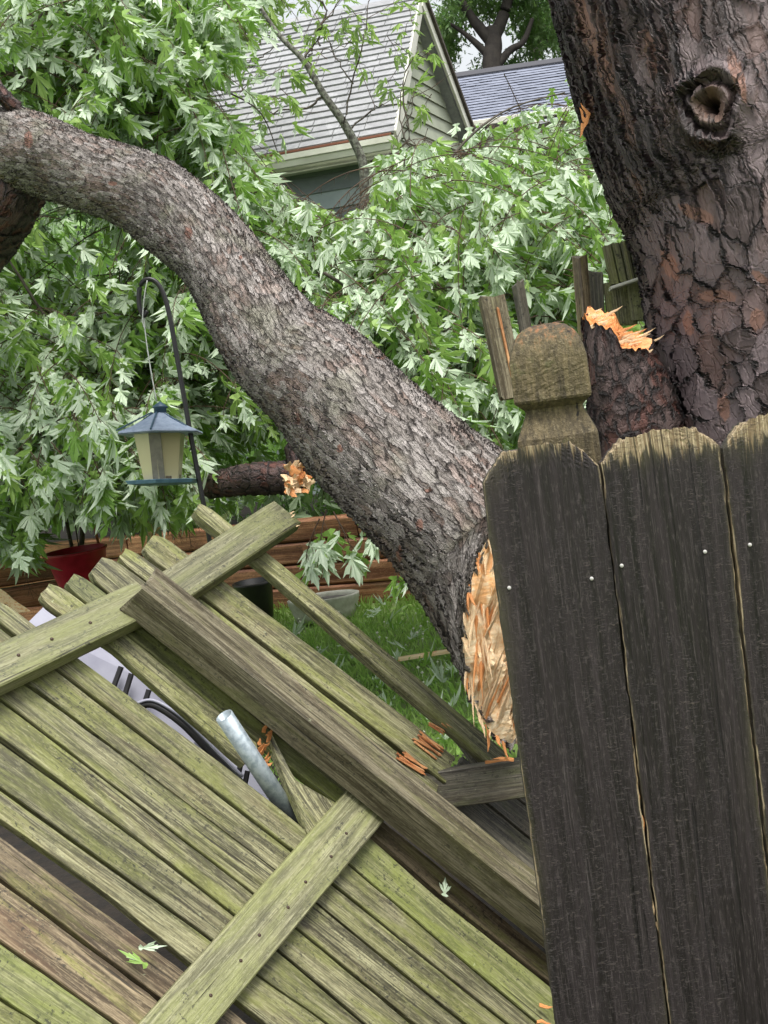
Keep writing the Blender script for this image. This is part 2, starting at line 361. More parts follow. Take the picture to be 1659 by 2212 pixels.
def leaf_mat(name, top, top2, under, trans=.3):
    b = NB(name); geo = b.n('NewGeometry'); oi = b.n('ObjectInfo').outputs['Random']
    r = b.math('FRACT', b.math('ADD', geo.outputs['Random Per Island'], oi))
    c1 = b.mix(r, top, top2)
    r2 = b.math('FRACT', b.math('MULTIPLY', r, 7.3))
    c2 = b.mix(r2, under, tuple(x*.72 for x in under))
    at = b.n('Attribute', attribute_name='vein').outputs['Fac']
    c = b.mix(geo.outputs['Backfacing'], c1, c2)
    c = b.mix(b.math('MULTIPLY', b.map(at, .75, 1.), .35), c, (.42, .5, .2))
    b.set(b.b.inputs['Base Color'], c); b.b.inputs['Roughness'].default_value = .42
    tr = b.n('BsdfTranslucent', {'Color': b.mix(.5, c, (.35, .6, .10))})
    ms = b.n('MixShader', {0: trans, 1: b.b.outputs[0], 2: tr.outputs[0]}); b.set(b.out.inputs['Surface'], ms.outputs[0])
    return b.m
LEAF = leaf_mat('silver_maple_leaf', (.22, .41, .07), (.37, .53, .15), (.61, .73, .54))
LEAF_Y = leaf_mat('yellow_green_leaf', (.17, .30, .035), (.28, .42, .07), (.36, .48, .2), .4)
LEAF_H = leaf_mat('hedge_leaf', (.14, .27, .06), (.22, .38, .10), (.38, .5, .3), .35)
DARKB = simple('dark_far_bark', (.04, .033, .026), .85, c2=(.02, .016, .013), scale=6)
LEAF_D = leaf_mat('far_tree_leaf', (.05, .13, .025), (.13, .26, .055), (.16, .26, .10), .3)

GRASSG = simple('lawn_ground', (.2, .34, .07), .9, c2=(.2, .24, .1), scale=9, bump=.6)
SOIL_SHADE = simple('soil_and_gap_shade', (.022, .016, .011), .95, c2=(.01, .008, .006), scale=14, bump=.8)  # soil colour, near black so it also stands for shade under the panel
CREAM = simple('cream_siding', (.38, .41, .31), .6, c2=(.32, .35, .26), scale=3)
CREAMTRIM = simple('cream_trim', (.72, .72, .62), .5, c2=(.6, .6, .5), scale=4)
GREYSID = simple('dark_grey_siding', (.13, .155, .155), .5, c2=(.10, .125, .125), scale=5)
GREYSID2 = simple('pale_grey_siding', (.27, .32, .32), .5, c2=(.23, .28, .28), scale=5)
BLACKM = simple('black_metal', (.012, .012, .014), .4, c2=(.02, .018, .018), scale=30)
PLASTIC = simple('pale_lilac_plastic', (.36, .36, .43), .45, c2=(.28, .28, .35), scale=6)
GALV = simple('galvanised_steel', (.42, .48, .51), .4, .4, c2=(.24, .29, .32), scale=60)
def shingle_mat(name, a, c2, edge, sc):
    b = NB(name); tc = b.n('TexCoord').outputs['Object']
    n = b.noise(tc, sc, 5, .7).outputs['Fac']; n2 = b.noise(tc, 1.2, 3).outputs['Fac']
    vo = b.n('TexVoronoi', {'Vector': b.scale(tc, 4, 1, 7), 'Scale': 1.}).outputs['Color']
    c = b.mix(b.map(n, .3, .7), a, c2); c = b.mix(b.math('MULTIPLY', n2, .4), c, edge)
    c = b.mix(b.math('MULTIPLY', b.n('SeparateColor', {0: vo}).outputs[0], .35), c, tuple(x*.5 for x in a))
    b.set(b.b.inputs['Base Color'], c); b.b.inputs['Roughness'].default_value = .85
    return b.m
SHINGLE = shingle_mat('grey_shingle', (.27, .275, .285), (.39, .395, .405), (.32, .32, .33), 18)
SHINGLE2 = shingle_mat('blue_grey_shingle', (.17, .19, .25), (.25, .27, .34), (.2, .22, .28), 9)

# ------------------------------------------------------------------ ground
WALLPTS_B = [PZ(150, 1340, 0), PZ(980, 1285, 0)]
wd = (WALLPTS_B[1]-WALLPTS_B[0]); wd.z = 0; wd.normalize(); wn_ = Vector((wd.y, -wd.x, 0))   # toward camera
TERR = .50
g = 150
def strip(name, o, along, back, z, mat, nx=80, ny=60, amp=.03, lx=40, ly=40, sgn=1):
    vs, fs = [], []
    for j in range(ny+1):
        for i in range(nx+1):
            a = (i/nx-.5); a = a*abs(a)*4*lx*.5; b_ = (j/ny)**2*ly
            p = o+along*a+back*b_*sgn; vs.append((p.x, p.y, z+amp*(vnoise(p.x*.9, 1)+vnoise(p.y*1.1, 2))*.5))
    for j in range(ny):
        for i in range(nx):
            q = j*(nx+1)+i; f = (q, q+1, q+nx+2, q+nx+1); fs.append(f if sgn > 0 else f[::-1])
    return tag(link(name, mesh(name, vs, fs), mat, None, None, True), kind='structure')
wc = WALLPTS_B[0].lerp(WALLPTS_B[1], .5)
strip('lawn', wc-wn_*.05, wd, wn_, 0, GRASSG, ly=40)
strip('terrace', wc-wn_*.06, wd, -wn_, TERR-.04, SOIL_SHADE, lx=500, ly=600, amp=.05)

shade_outline = [Vector((x, y, .006)) for x, y in ((-4, -1.5), (3.5, -1.5), (3.5, 4.3), (1.2, 4.5), (.1, 4.7), (-1.0, 6.3), (-4, 8.8))]  # dark sheet added over the lawn so gaps between pickets look shaded
tag(link('gap_shade_sheet', mesh('gap_shade_sheet', shade_outline, [tuple(range(7))]), SOIL_SHADE), kind='structure')
# retaining wall of red timbers, four courses
rw = empty('retaining_wall', wc-wd*1.2, 'low retaining wall of reddish brown timbers behind the fallen trunk', 'retaining wall')
ch = .158; d0 = -2.45
for k in range(4):
    s = -2.45+(.5 if k % 2 else 0)-1.2
    while s < 5:
        ln = 1.85+.1*rnd.random(); a = WALLPTS_B[0]+wd*(s)+Vector((0, 0, ch*(k+.5)-.02))+wn_*(rnd.uniform(-.012, .012)-.02*k*.3)
        bar('timber', a, a+wd*(ln-.012), .13, ch-.01, Vector((0, 0, 1)), MW['timber'], rw, .014, .006, k*7+int(s*10), 5); s += ln
# lower timber edging at far left
le = empty('timber_edging', PZ(40, 1330, .1), 'low broken timber edging at the far left behind the tilted pickets', 'garden edging')
a = P(-120, 1262, 6.6); b_ = P(110, 1228, 7.1)
bar('timber', a, b_, .13, .12, Vector((0, 0, 1)), MW['timber'], le, .012, .01, 3, 5)
bar('timber', a+Vector((0, 0, -.14)), b_+Vector((.1, .05, -.14)), .13, .12, Vector((0, 0, 1)), MW['timber'], le, .012, .01, 5, 5)

# ------------------------------------------------------------------ grass (uncountable)
def grass():
    n = 26000; V = []; F = []
    c = PZ(820, 1430, 0)
    x = NP.uniform(-2.4, 2.4, n); y = NP.uniform(-2.2, 2.6, n)
    px = c.x+x; py = c.y+y
    keep = ((px-wc.x)*wn_.x+(py-wc.y)*wn_.y) > .02
    keep &= px > c.x-.95
    px, py = px[keep], py[keep]; n = len(px)
    h = NP.uniform(.03, .085, n); a = NP.uniform(0, 6.283, n); wd2 = NP.uniform(.0025, .005, n); le2 = NP.uniform(.01, .06, n); la = NP.uniform(0, 6.283, n)
    z = np.array([.015*(vnoise(q*.9, 1)+vnoise(p*1.1, 2)) for q, p in zip(px, py)])
    dx, dy = np.cos(a)*wd2, np.sin(a)*wd2
    V = np.stack([np.stack([px-dx, py-dy, z-.005], 1), np.stack([px+dx, py+dy, z-.005], 1),
                  np.stack([px+dx*.7+np.cos(la)*le2*.4, py+dy*.7+np.sin(la)*le2*.4, z+h*.7], 1), np.stack([px+np.cos(la)*le2, py+np.sin(la)*le2, z+h], 1)], 1).reshape(-1, 3)
    i = np.arange(n)*4
    F = np.concatenate([np.stack([i, i+1, i+2], 1), np.stack([i, i+2, i+3], 1)])
    me = np_mesh('grass', V, F)
    gm = leaf_mat('grass_blade', (.27, .48, .09), (.46, .64, .2), (.36, .52, .15), .45)
    tag(link('grass', me, gm), 'short green lawn grass in front of the timber wall', 'grass', kind='stuff')
grass()
def clover():
    r = random.Random(9); V, F = [], []
    for k in range(70):
        p = PZ(r.uniform(640, 1090), r.uniform(1320, 1590), r.uniform(.07, .1)); i = len(V)
        if (p-wc).dot(wn_) < .15: continue
        rr = r.uniform(.006, .010); pts = [(0, 0, 1), (1, 0, 0), (0, 1, 0), (-1, 0, 0), (0, -1, 0), (0, 0, -1), ]
        V += [p+Vector(q)*rr for q in pts]; F += [(i, i+1, i+2), (i, i+2, i+3), (i, i+3, i+4), (i, i+4, i+1), (i+5, i+2, i+1), (i+5, i+3, i+2), (i+5, i+4, i+3), (i+5, i+1, i+4)]
        j = len(V); V += [p+Vector((-.001, 0, 0)), p+Vector((.001, 0, 0)), Vector((p.x, p.y, 0))]; F.append((j, j+1, j+2))
    tag(link('clover', mesh('clover', V, F), simple('clover_white', (.6, .62, .5), .7)), 'small white clover heads dotted through the lawn', 'clover', kind='stuff')
clover()

# ------------------------------------------------------------------ leaves
HALF = [(.02, .0), (.13, -.02), (.30, .06), (.20, .13), (.09, .19), (.22, .33), (.33, .40), (.50, .74), (.33, .64), (.25, .68), (.08, .37),
        (.11, .60), (.21, .82), (.12, .80), (.09, .95), (0, 1.22)]
def leaf_template(curl=.25, fold=.25, seed=0, lite=False):
    H = HALF if not lite else [HALF[i] for i in (0, 2, 4, 7, 10, 12, 14, 15)]
    r = random.Random(seed)
    out = [(x*(1+.08*r.uniform(-1, 1)), y) for x, y in H]; lft = [(-x*(1+.12*r.uniform(-1, 1)), y) for x, y in H[-2::-1]]
    ring = out+lft; pts = [(0, .22)]+ring
    V = []
    for x, y in pts:
        z = -curl*y*y*.8-fold*abs(x)**1.3*.9+.04*math.sin(9*x+5*y+seed)
        V.append((x, y, z+.0))
    n = len(ring); F = [(0, 1+i, 1+(i+1) % n) for i in range(n)]
    return np.array(V), np.array(F)
LT = [leaf_template(.35, .5, 1), leaf_template(.7, .9, 2), leaf_template(.15, .3, 3), leaf_template(.9, .5, 4), leaf_template(1.1, 1.3, 5), leaf_template(.5, 1.6, 6)]
LT_L = [leaf_template(.35, .5, 1, True), leaf_template(.7, .9, 2, True), leaf_template(.15, .3, 3, True)]
LEAFMESH = []
for k, (V, F) in enumerate(LT):
    me = np_mesh('leaf', V, F, smooth=False); at = me.attributes.new('vein', 'FLOAT', 'POINT'); at.data.foreach_set('value', [1. if i == 0 else 0. for i in range(len(V))]); LEAFMESH.append(me)
def leaves_mesh(name, L, temps):
    """L: list of (pos, tipdir, normal, size)"""
    L = [l for l in L]; Vs, Fs, A, off = [], [], [], 0
    for ti, (TV, TF) in enumerate(temps):
        sub = L[ti::len(temps)]
        if not sub: continue
        Pn = np.array([tuple(l[0]) for l in sub]); Y = np.array([tuple(l[1]) for l in sub]); Z = np.array([tuple(l[2]) for l in sub]); s = np.array([l[3] for l in sub])
        X = np.cross(Y, Z); X /= np.linalg.norm(X, axis=1)[:, None]+1e-9; Z = np.cross(X, Y)
        s3 = s[:, None, None]; w = s3*NP.uniform(.8, 1.1, (len(sub), 1, 1))
        V = Pn[:, None, :]+w*X[:, None, :]*TV[None, :, 0:1]+s3*Y[:, None, :]*TV[None, :, 1:2]+s3*Z[:, None, :]*TV[None, :, 2:3]
        n = len(TV); F = TF[None]+(np.arange(len(sub))*n)[:, None, None]+off
        Vs.append(V.reshape(-1, 3)); Fs.append(F.reshape(-1, 3)); off += len(sub)*n
        a = np.zeros((len(sub), n)); a[:, 0] = 1; A.append(a.ravel())
    me = np_mesh(name, np.concatenate(Vs), np.concatenate(Fs), smooth=False)
    at = me.attributes.new('vein', 'FLOAT', 'POINT'); at.data.foreach_set('value', np.concatenate(A).astype(np.float32))
    return me
def rv(r): return Vector((r.gauss(0, 1), r.gauss(0, 1), r.gauss(0, 1))).normalized()
DOWN = Vector((0, 0, -1)); WIND = Vector((.42, -.1, 0))
def spray(o, d, ln, size, r, out, twigs, droop=.8, k=None, up=False, twr=.0022):
    """a drooping leafy shoot starting at o"""
    k = k or r.randint(7, 12); pts = []; p = o.copy(); dd = d.normalized(); st = ln/k
    for i in range(k):
        pts.append(p.copy()); dd = (dd+(DOWN*droop+WIND*.3)*(.16)).normalized() if not up else (dd+rv(r)*.12).normalized(); p = p+dd*st
        side = dd.cross(Vector((0, 0, 1)));
        side = side.normalized() if side.length > .1 else Vector((1, 0, 0))
        for sg in ((1, -1) if i < k-1 else (1, 0, -1)):
            if r.random() < .08: continue
            if up: tip = (dd*.7+side*sg*.8+rv(r)*.5+Vector((0, 0, -.15))).normalized(); nr = (Vector((0, 0, 1))+rv(r)*.8).normalized()
            else:
                tip = (DOWN*droop*1.5+side*sg*.42+dd*.3+WIND*.7+rv(r)*.2).normalized(); nr = rv(r)
                nr = (nr*.8+Vector((-.35, -.75, .35))*(1 if r.random() < .42 else -1)).normalized()
            nr = (nr-tip*nr.dot(tip)); nr = nr.normalized() if nr.length > .05 else side
            pet = size*r.uniform(.35, .6); b = p+(side*sg*.6+dd*.4+DOWN*.3).normalized()*pet*.6+tip*pet*.5
            out.append((b, tip, nr, size*r.uniform(.45, 1.22)))
            twigs.append(([p, b], [.0011, .0009]))
    pts.append(p); twigs.append((pts, [twr*(1-.5*i/k)+.0006 for i in range(k+1)]))
def twig_mesh(name, T, nseg=3):
    V, F = [], []; off = 0
    for pts, rr in T:
        vs, fs = tube_np(pts, rr, nseg); V += [tuple(v) for v in vs]; F += [tuple(i+off for i in f) for f in fs]; off += len(vs)
    return np_mesh(name, np.array(V), np.array(F))
def inpoly(x, y, poly):
    c = False; n = len(poly)
    for i in range(n):
        x1, y1 = poly[i]; x2, y2 = poly[(i+1) % n]
        if (y1 > y) != (y2 > y) and x < (x2-x1)*(y-y1)/(y2-y1)+x1: c = not c
    return c

# ------------------------------------------------------------------ the fallen maple limb
LK = [(-330, 300, 4.9, 78), (-120, 305, 4.5, 82), (60, 335, 4.15, 86), (190, 372, 3.95, 84), (330, 425, 3.7, 88), (440, 528, 3.5, 93), (520, 640, 3.35, 103), (610, 757, 3.2, 112),
      (702, 835, 3.08, 134), (800, 932, 2.95, 153), (925, 1054, 2.85, 168), (1040, 1172, 2.8, 186)]
fm = empty('fallen_maple', P(1100, 1400, 2.8), 'thick grey barked maple limb fallen across the yard, its pale leafy crown spread behind', 'fallen tree')
TOCAM = -FWD
def limb_mesh(keys, nU, nL, end=None, nE=0, endflat=True, lump=.012, seed=0, wfreq=1.):
    C = catmull([P(a, b, d) for a, b, d, r in keys], nL); Rk = [r*d/FPX for a, b, d, r in keys]
    Rr = [float(np.interp(i/(nL-1)*(len(keys)-1), range(len(keys)), Rk)) for i in range(nL)]
    rings, vv = [], []; s = 0
    th = np.linspace(-math.pi/2, 1.5*math.pi, nU+1)
    for i in range(nL):
        T = (C[min(i+1, nL-1)]-C[max(i-1, 0)]).normalized(); c = C[i]; B = TOCAM; B = (B-T*B.dot(T)).normalized(); A = T.cross(B)
        if i: s += (C[i]-C[i-1]).length
        lm = 1+lump/max(Rr[i], .05)*(np.sin(th*2+s*7*wfreq+seed)*.5+np.sin(th*3-s*11*wfreq+seed*2)*.35+np.sin(th+s*4.3)*.6)
        rings.append(np.array(c)[None]+(np.outer(np.cos(th), np.array(A))+np.outer(np.sin(th), np.array(B)))*(Rr[i]*lm)[:, None]); vv.append(s)
    if end is not None:
        base = rings[-1]; tgt = end(th)
        for i in range(1, nE+1):
            t = i/nE; e = t*t*(3-2*t)*.75+t*.25
            rings.append(base*(1-e)+tgt*e); vv.append(s+np.linalg.norm(tgt-base, axis=1).mean()*t)
    R = np.array(rings); n, m = R.shape[0], nU+1
    V = R.reshape(-1, 3); ii, kk = np.meshgrid(np.arange(n-1), np.arange(nU), indexing='ij'); q = (ii*m+kk).ravel()
    F = np.stack([q, q+1, q+m+1, q+m], 1)
    ravg = float(np.mean(Rk)); U = np.tile((th+math.pi/2)*ravg, n); Vv = np.repeat(np.array(vv), m)
    UV = np.stack([U[F], Vv[F]], 2).reshape(-1, 2)
    return V, F, UV, R
ec = P(1142, 1352, 2.72); px2 = mm(1, 2.72)
ea1 = (RIGHT*(-33)-UP*262)*px2 + TOCAM*(-.02); ea2 = (RIGHT*(-146)+UP*48)*px2 + TOCAM*.13
def end_ring(th):
    j = 1+.03*np.sin(th*9)+.025*np.sin(th*23+1)+.02*np.sin(th*41)
    return np.array(ec)[None]+(np.outer(np.cos(th)*j, np.array(ea1))+np.outer(np.sin(th)*j, np.array(ea2)))
V, F, UV, RG = limb_mesh(LK, 300, 760, end_ring, 110)
lme = np_mesh('trunk', V, F, UV); Q = V-np.array(CAMPOS)[None]; dd = Q@np.array(FWD); X = CX+FPX*(Q@np.array(RIGHT))/dd; Y = CY-FPX*(Q@np.array(UP))/dd; bare = np.zeros(len(V))
for bx, by, bw, bh in ((822, 770, 22, 5), (732, 968, 9, 14), (905, 1135, 12, 22), (925, 1058, 14, 8), (240, 395, 14, 8), (860, 1200, 10, 30), (520, 556, 7, 5), (640, 905, 8, 18), (1020, 1048, 10, 6), (405, 500, 14, 20), (60, 300, 14, 30)):
    bare = np.maximum(bare, .8*np.exp(-((X-bx)/bw)**2-((Y-by)/bh)**2))
_a = lme.attributes.new('bare', 'FLOAT', 'POINT'); _a.data.foreach_set('value', bare.astype(np.float32))
link('trunk', lme, BARK_LIMB, fm)
# torn face: lumpy sheet filling the end ring, plus standing splinters
nr_, na_ = 26, 90
en = ea1.cross(ea2).normalized(); en = en if en.dot(TOCAM) > 0 else -en
vs, fs = [], []
for i in range(nr_+1):
    for k in range(na_):
        t = 2*math.pi*k/na_; f = i/nr_
        p = ec+(ea1*math.cos(t)+ea2*math.sin(t))*(f*.985)
        u, v_ = f*math.cos(t), f*math.sin(t)
        hgt = .022*(vnoise(v_*9+1.3*vnoise(u*3, 5), 4)+.7*vnoise(v_*21, 9)*vnoise(u*4, 3)+.5*vnoise(u*8, 8))*(1-f**4)+.010*(1-f**5)
        vs.append(p+en*hgt)
for i in range(nr_):
    for k in range(na_):
        a = i*na_+k; b_ = i*na_+(k+1) % na_; fs.append((a, b_, b_+na_, a+na_))
tf = link('torn_face', mesh('torn_face', vs, fs), FRESH, fm); tf['label'] = 'bright yellow torn wood at the broken butt'
def splinter_mesh(seed):
    r = random.Random(seed); n = 7; vs, fs = [], []; w, t = .5, .25
    for i in range(n):
        f = i/(n-1); wi = w*(1-f**2.2)*(1+.25*r.uniform(-1, 1))+.02; ti = t*(1-f**1.6)+.01; oy = .18*vnoise(f*3, seed)
        for (a, c) in ((-1, -1), (1, -1), (1.05, .6), (.2, 1), (-.9, .7)): vs.append((f, oy+a*wi*.5, c*ti*.5+.12*f*f))
    for i in range(n-1):
        for k in range(5): a = i*5+k; b2 = i*5+(k+1) % 5; fs.append((a, b2, b2+5, a+5))
    fs.append((4, 3, 2, 1, 0)); fs.append(tuple(range(n*5-5, n*5)))
    me = mesh('splinter', vs, fs); return me
SPL = [splinter_mesh(s) for s in range(6)]
for m_ in SPL: m_.materials.append(FRESH)
SPO = [m_.copy() for m_ in SPL]
for m_ in SPO: m_.materials.clear(); m_.materials.append(ORANGE)
def splinter(parent, p, d, n, ln, w, t, r, fam=SPL, name='splinter'):
    m_ = frame(p, d, n) @ Matrix.Diagonal((ln, w*2, t*2, 1)); return link(name, r.choice(fam), None, parent, m_)
r_ = random.Random(5)
ad = ea1.normalized()
for k in range(170):
    u = r_.uniform(-.9, .9); v_ = r_.uniform(-.15, .97)*math.sqrt(max(0, 1-u*u)); p = ec+ea1*u+ea2*v_+en*r_.uniform(-.012, .006)
    sg = 1 if r_.random() < .6 and u < .45 else -1
    splinter(fm, p, (ad*sg+rv(r_)*.18+en*r_.uniform(.05, .4)).normalized(), en, r_.uniform(.035, .14), r_.uniform(.003, .010), r_.uniform(.006, .014), r_, SPL if r_.random() < .78 else SPO)
for k in range(26):   # ragged rim slivers between bark and wood
    t = r_.uniform(.1, 2.4); p = ec+(ea1*math.cos(t)+ea2*math.sin(t))*.985
    splinter(fm, p, (ad+rv(r_)*.3+en*.4).normalized(), en, r_.uniform(.02, .05), r_.uniform(.004, .01), .006, r_, SPL if r_.random() < .5 else SPO)
# side limbs of the fallen trunk
def bark_branch(name, keys, mat, parent, nU=80, nL=160, lump=.006, seed=1, end=None):
    V, F, UV, R = limb_mesh(keys, nU, nL, None, 0, lump=lump, seed=seed)
    # close far ends
    n = len(V); V = np.vstack([V, R[0].mean(0)[None], R[-1].mean(0)[None]]); m = nU+1
    k = np.arange(nU); F0 = np.stack([k+1, k, np.full(nU, n), np.full(nU, n)], 1); F1 = np.stack([n-2*0-m+k-0, n-m+k+1, np.full(nU, n+1), np.full(nU, n+1)], 1)
    me = np_mesh(name, V, F, UV)
    o = link(name, me, mat, parent)
    return o, R
b1, RB = bark_branch('branch', [(75, 340, 4.2, 60), (40, 410, 4.22, 62), (10, 470, 4.3, 60), (-60, 560, 4.5, 58), (-160, 640, 4.8, 55)], BARK_STUB, fm, seed=3)
b1['label'] = 'dark underside branch forking down at the left edge'
bark_branch('branch', [(62, 275, 4.15, 22), (38, 240, 4.12, 18), (10, 210, 4.1, 16), (-40, 150, 4.1, 15)], BARK_STUB, fm, 40, 80, .003, 5)

# visible thin branches of the crown (pixel polylines at a depth)
BR = [
 ([(-40, 95, 5.2), (60, 120, 5.2), (140, 160, 5.3), (185, 215, 5.4)], .008), ([(-30, 150, 5), (40, 165, 5), (90, 195, 5.1), (112, 212, 5.1)], .011),
 ([(-20, 145, 5.3), (90, 150, 5.3), (170, 190, 5.4), (220, 230, 5.5)], .005), ([(-20, 110, 5.1), (40, 80, 5.1), (100, 20, 5.2), (140, -30, 5.3)], .009),
 ([(30, -30, 5.1), (35, 60, 5.1), (30, 150, 5.1), (45, 240, 5.15)], .006), ([(300, 110, 6.0), (360, 80, 6.1), (430, 50, 6.2), (500, -20, 6.3)], .012),
 ([(190, 860, 5.6), (240, 800, 5.5), (290, 770, 5.5), (330, 780, 5.5), (352, 830, 5.5)], .006), ([(700, 590, 5.0), (790, 640, 5.1), (850, 655, 5.2), (930, 670, 5.3), (1040, 690, 5.4)], .008),
 ([(850, 655, 5.2), (870, 560, 5.2), (940, 500, 5.3), (1020, 440, 5.4)], .006), ([(940, 390, 6), (1010, 300, 6), (1100, 235, 6.1), (1220, 200, 6.2)], .009),
 ([(1070, 420, 5.6), (1150, 440, 5.6), (1260, 480, 5.7), (1370, 560, 5.8)], .006), ([(1130, 315, 5.9), (1200, 325, 5.9), (1300, 355, 6), (1330, 380, 6)], .005),
 ([(860, 700, 5.1), (850, 660, 5.1), (880, 590, 5.2), (860, 520, 5.2), (900, 440, 5.3)], .006), ([(1090, 950, 4.8), (1130, 905, 4.8), (1150, 880, 4.9), (1180, 800, 5)], .007),
 ([(905, 900, 4.8), (1000, 800, 4.9), (1050, 700, 5.0), (1090, 600, 5.2)], .006), ([(560, 690, 5.2), (640, 620, 5.2), (760, 560, 5.3), (860, 540, 5.4)], .006),
 ([(20, 560, 5.2), (110, 700, 5.2), (190, 760, 5.3), (230, 870, 5.4)], .008), ([(230, 870, 5.5), (330, 960, 5.6), (400, 1040, 5.7)], .006),
 ([(120, 860, 5.6), (135, 960, 5.6), (150, 1060, 5.6), (170, 1180, 5.7)], .007), ([(390, 160, 5.8), (470, 190, 5.8), (560, 240, 5.9), (600, 330, 6)], .006)]
crown_leaves, crown_twigs = [], []
DENS = 2.3
for pts, rad in BR:
    C = catmull([P(*p) for p in pts], 14)
    tube('branch', C, [rad*(1-.6*i/13) for i in range(14)], BARK_FAR, fm, 6)
KEEP = [  # pixel regions where the house, sky, wall and feeder show through (probability kept)
 ([(510, 70), (640, -60), (960, -60), (1010, 158), (1270, 130), (1275, 200), (1080, 268), (1040, 250), (960, 190), (880, 170), (850, 260), (840, 330), (805, 380), (790, 470), (700, 465), (620, 400), (560, 350), (535, 290), (440, 225), (430, 190), (520, 140)], .035),
 ([(550, 320), (800, 290), (810, 455), (750, 475), (640, 440), (580, 385)], 0.),
 ([(935, -60), (1260, -60), (1260, 155), (1010, 160)], .05), ([(860, 40), (1000, 60), (1045, 260), (990, 300), (920, 320), (840, 330)], .06),
 ([(100, 480), (180, 470), (290, 520), (270, 610), (190, 640), (90, 600)], .12),
 ([(450, 950), (660, 930), (700, 1090), (480, 1110)], .10), ([(210, 1150), (420, 1120), (560, 1090), (940, 1060), (1100, 1290), (1100, 1700), (200, 1700)], .0),
 ([(-50, 1235), (80, 1225), (80, 1115), (150, 1095), (260, 1110), (300, 1500), (-50, 1500)], .0), ([(420, 780), (500, 760), (560, 850), (520, 900), (430, 880)], .35)]
def keep_leaf(p):
    x, y, d = proj(p)
    for poly, pr in KEEP:
        if inpoly(x, y, poly) and rnd.random() > pr: return False
    return True
REG = [  # x0,y0,x1,y1, depth range, sprays, leaf size
 (-120, -80, 420, 260, 4.9, 6.2, 120, .125), (250, 60, 640, 420, 5.2, 6.6, 105, .115), (-80, 480, 520, 1130, 5.0, 6.6, 235, .12), (400, 300, 900, 640, 5.0, 6.8, 120, .115),
 (640, 380, 1380, 760, 4.9, 6.8, 215, .115), (820, 180, 1400, 520, 5.6, 7.2, 130, .115), (700, 600, 1300, 960, 4.7, 6.2, 140, .115), (60, 540, 700, 1120, 6.4, 7.6, 150, .12), (-100, 850, 260, 1230, 4.9, 6, 60, .12)]
r_ = random.Random(21)
for x0, y0, x1, y1, da, db, n, sz in REG:
    for k in range(int(n*DENS)):
        o = P(r_.uniform(x0, x1), r_.uniform(y0, y1)-60, r_.uniform(da, db)); d = Vector((r_.uniform(-1, 1), r_.uniform(-.8, .5), r_.uniform(-.5, .35)))
        if not keep_leaf(o): continue
        L, T = [], []; spray(o, d, r_.uniform(.35, .7), sz*.76, r_, L, T)
        ok = [keep_leaf(l[0]+l[1]*l[3]*.5) for l in L]
        crown_leaves += [l for l, q in zip(L, ok) if q]
        if sum(ok) > .6*len(ok): crown_twigs += T
# hanging sprigs under the limb
for (x, y, d, dx) in ((705, 1100, 3.6, -.3), (720, 1105, 3.6, .25), (745, 1085, 3.65, .5), (690, 1120, 3.6, -.5), (850, 1215, 3.5, .1), (858, 1212, 3.5, .3)):
    spray(P(x, y, d), Vector((dx, -.2, -.6)), .11 if x < 800 else .04, .075 if x < 800 else .052, r_, crown_leaves, crown_twigs, .9, 3 if x < 800 else 2)
for (x, y) in ((65, 1030), (90, 1020), (165, 1060), (200, 1040), (230, 1055), (190, 1090), (170, 1075), (110, 1010)):
    spray(P(x, y-55, 4.7), Vector((r_.uniform(-.5, .5), -.2, -.3)), .09, .085, r_, crown_leaves, crown_twigs, .9, 4)
crown_leaves.sort(key=lambda l: proj(l[0])[2])
inview = [l for l in crown_leaves if -20 < proj(l[0])[0] < 1300 and -20 < proj(l[0])[1] < 1320]
sel = set(id(l) for l in inview[:300])
for l in inview[:300]:
    X = l[1].cross(l[2]); m_ = Matrix((X, l[1], l[2])).transposed().to_4x4() @ Matrix.Diagonal((l[3], l[3], l[3], 1)); m_.translation = l[0]
    link('leaf', r_.choice(LEAFMESH), LEAF, fm, m_)
tag(link('foliage', leaves_mesh('foliage', [l for l in crown_leaves if id(l) not in sel], LT), LEAF, fm), kind='stuff')
tag(link('twigs', twig_mesh('twigs', crown_twigs), TWIG, fm), kind='stuff')
print('crown leaves', len(crown_leaves))

# fallen leaves on the grass
fl, tw = [], []
for k in range(170):
    x, y = r_.uniform(620, 1080), r_.uniform(1300, 1600); p = PZ(x, y, .05)
    if (p-wc).dot(wn_) < .1: continue
    tip = Vector((r_.uniform(-1, 1), r_.uniform(-1, 1), r_.uniform(-.2, .3))).normalized(); nr = (Vector((0, 0, r_.choice((1, -1, -1))))+rv(r_)*.4).normalized(); fl.append((p, tip, nr, r_.uniform(.05, .1)))
tag(link('fallen_leaves', leaves_mesh('fallen_leaves', fl, LT), LEAF), 'pale silver maple leaves scattered over the lawn', 'fallen leaves', kind='stuff')

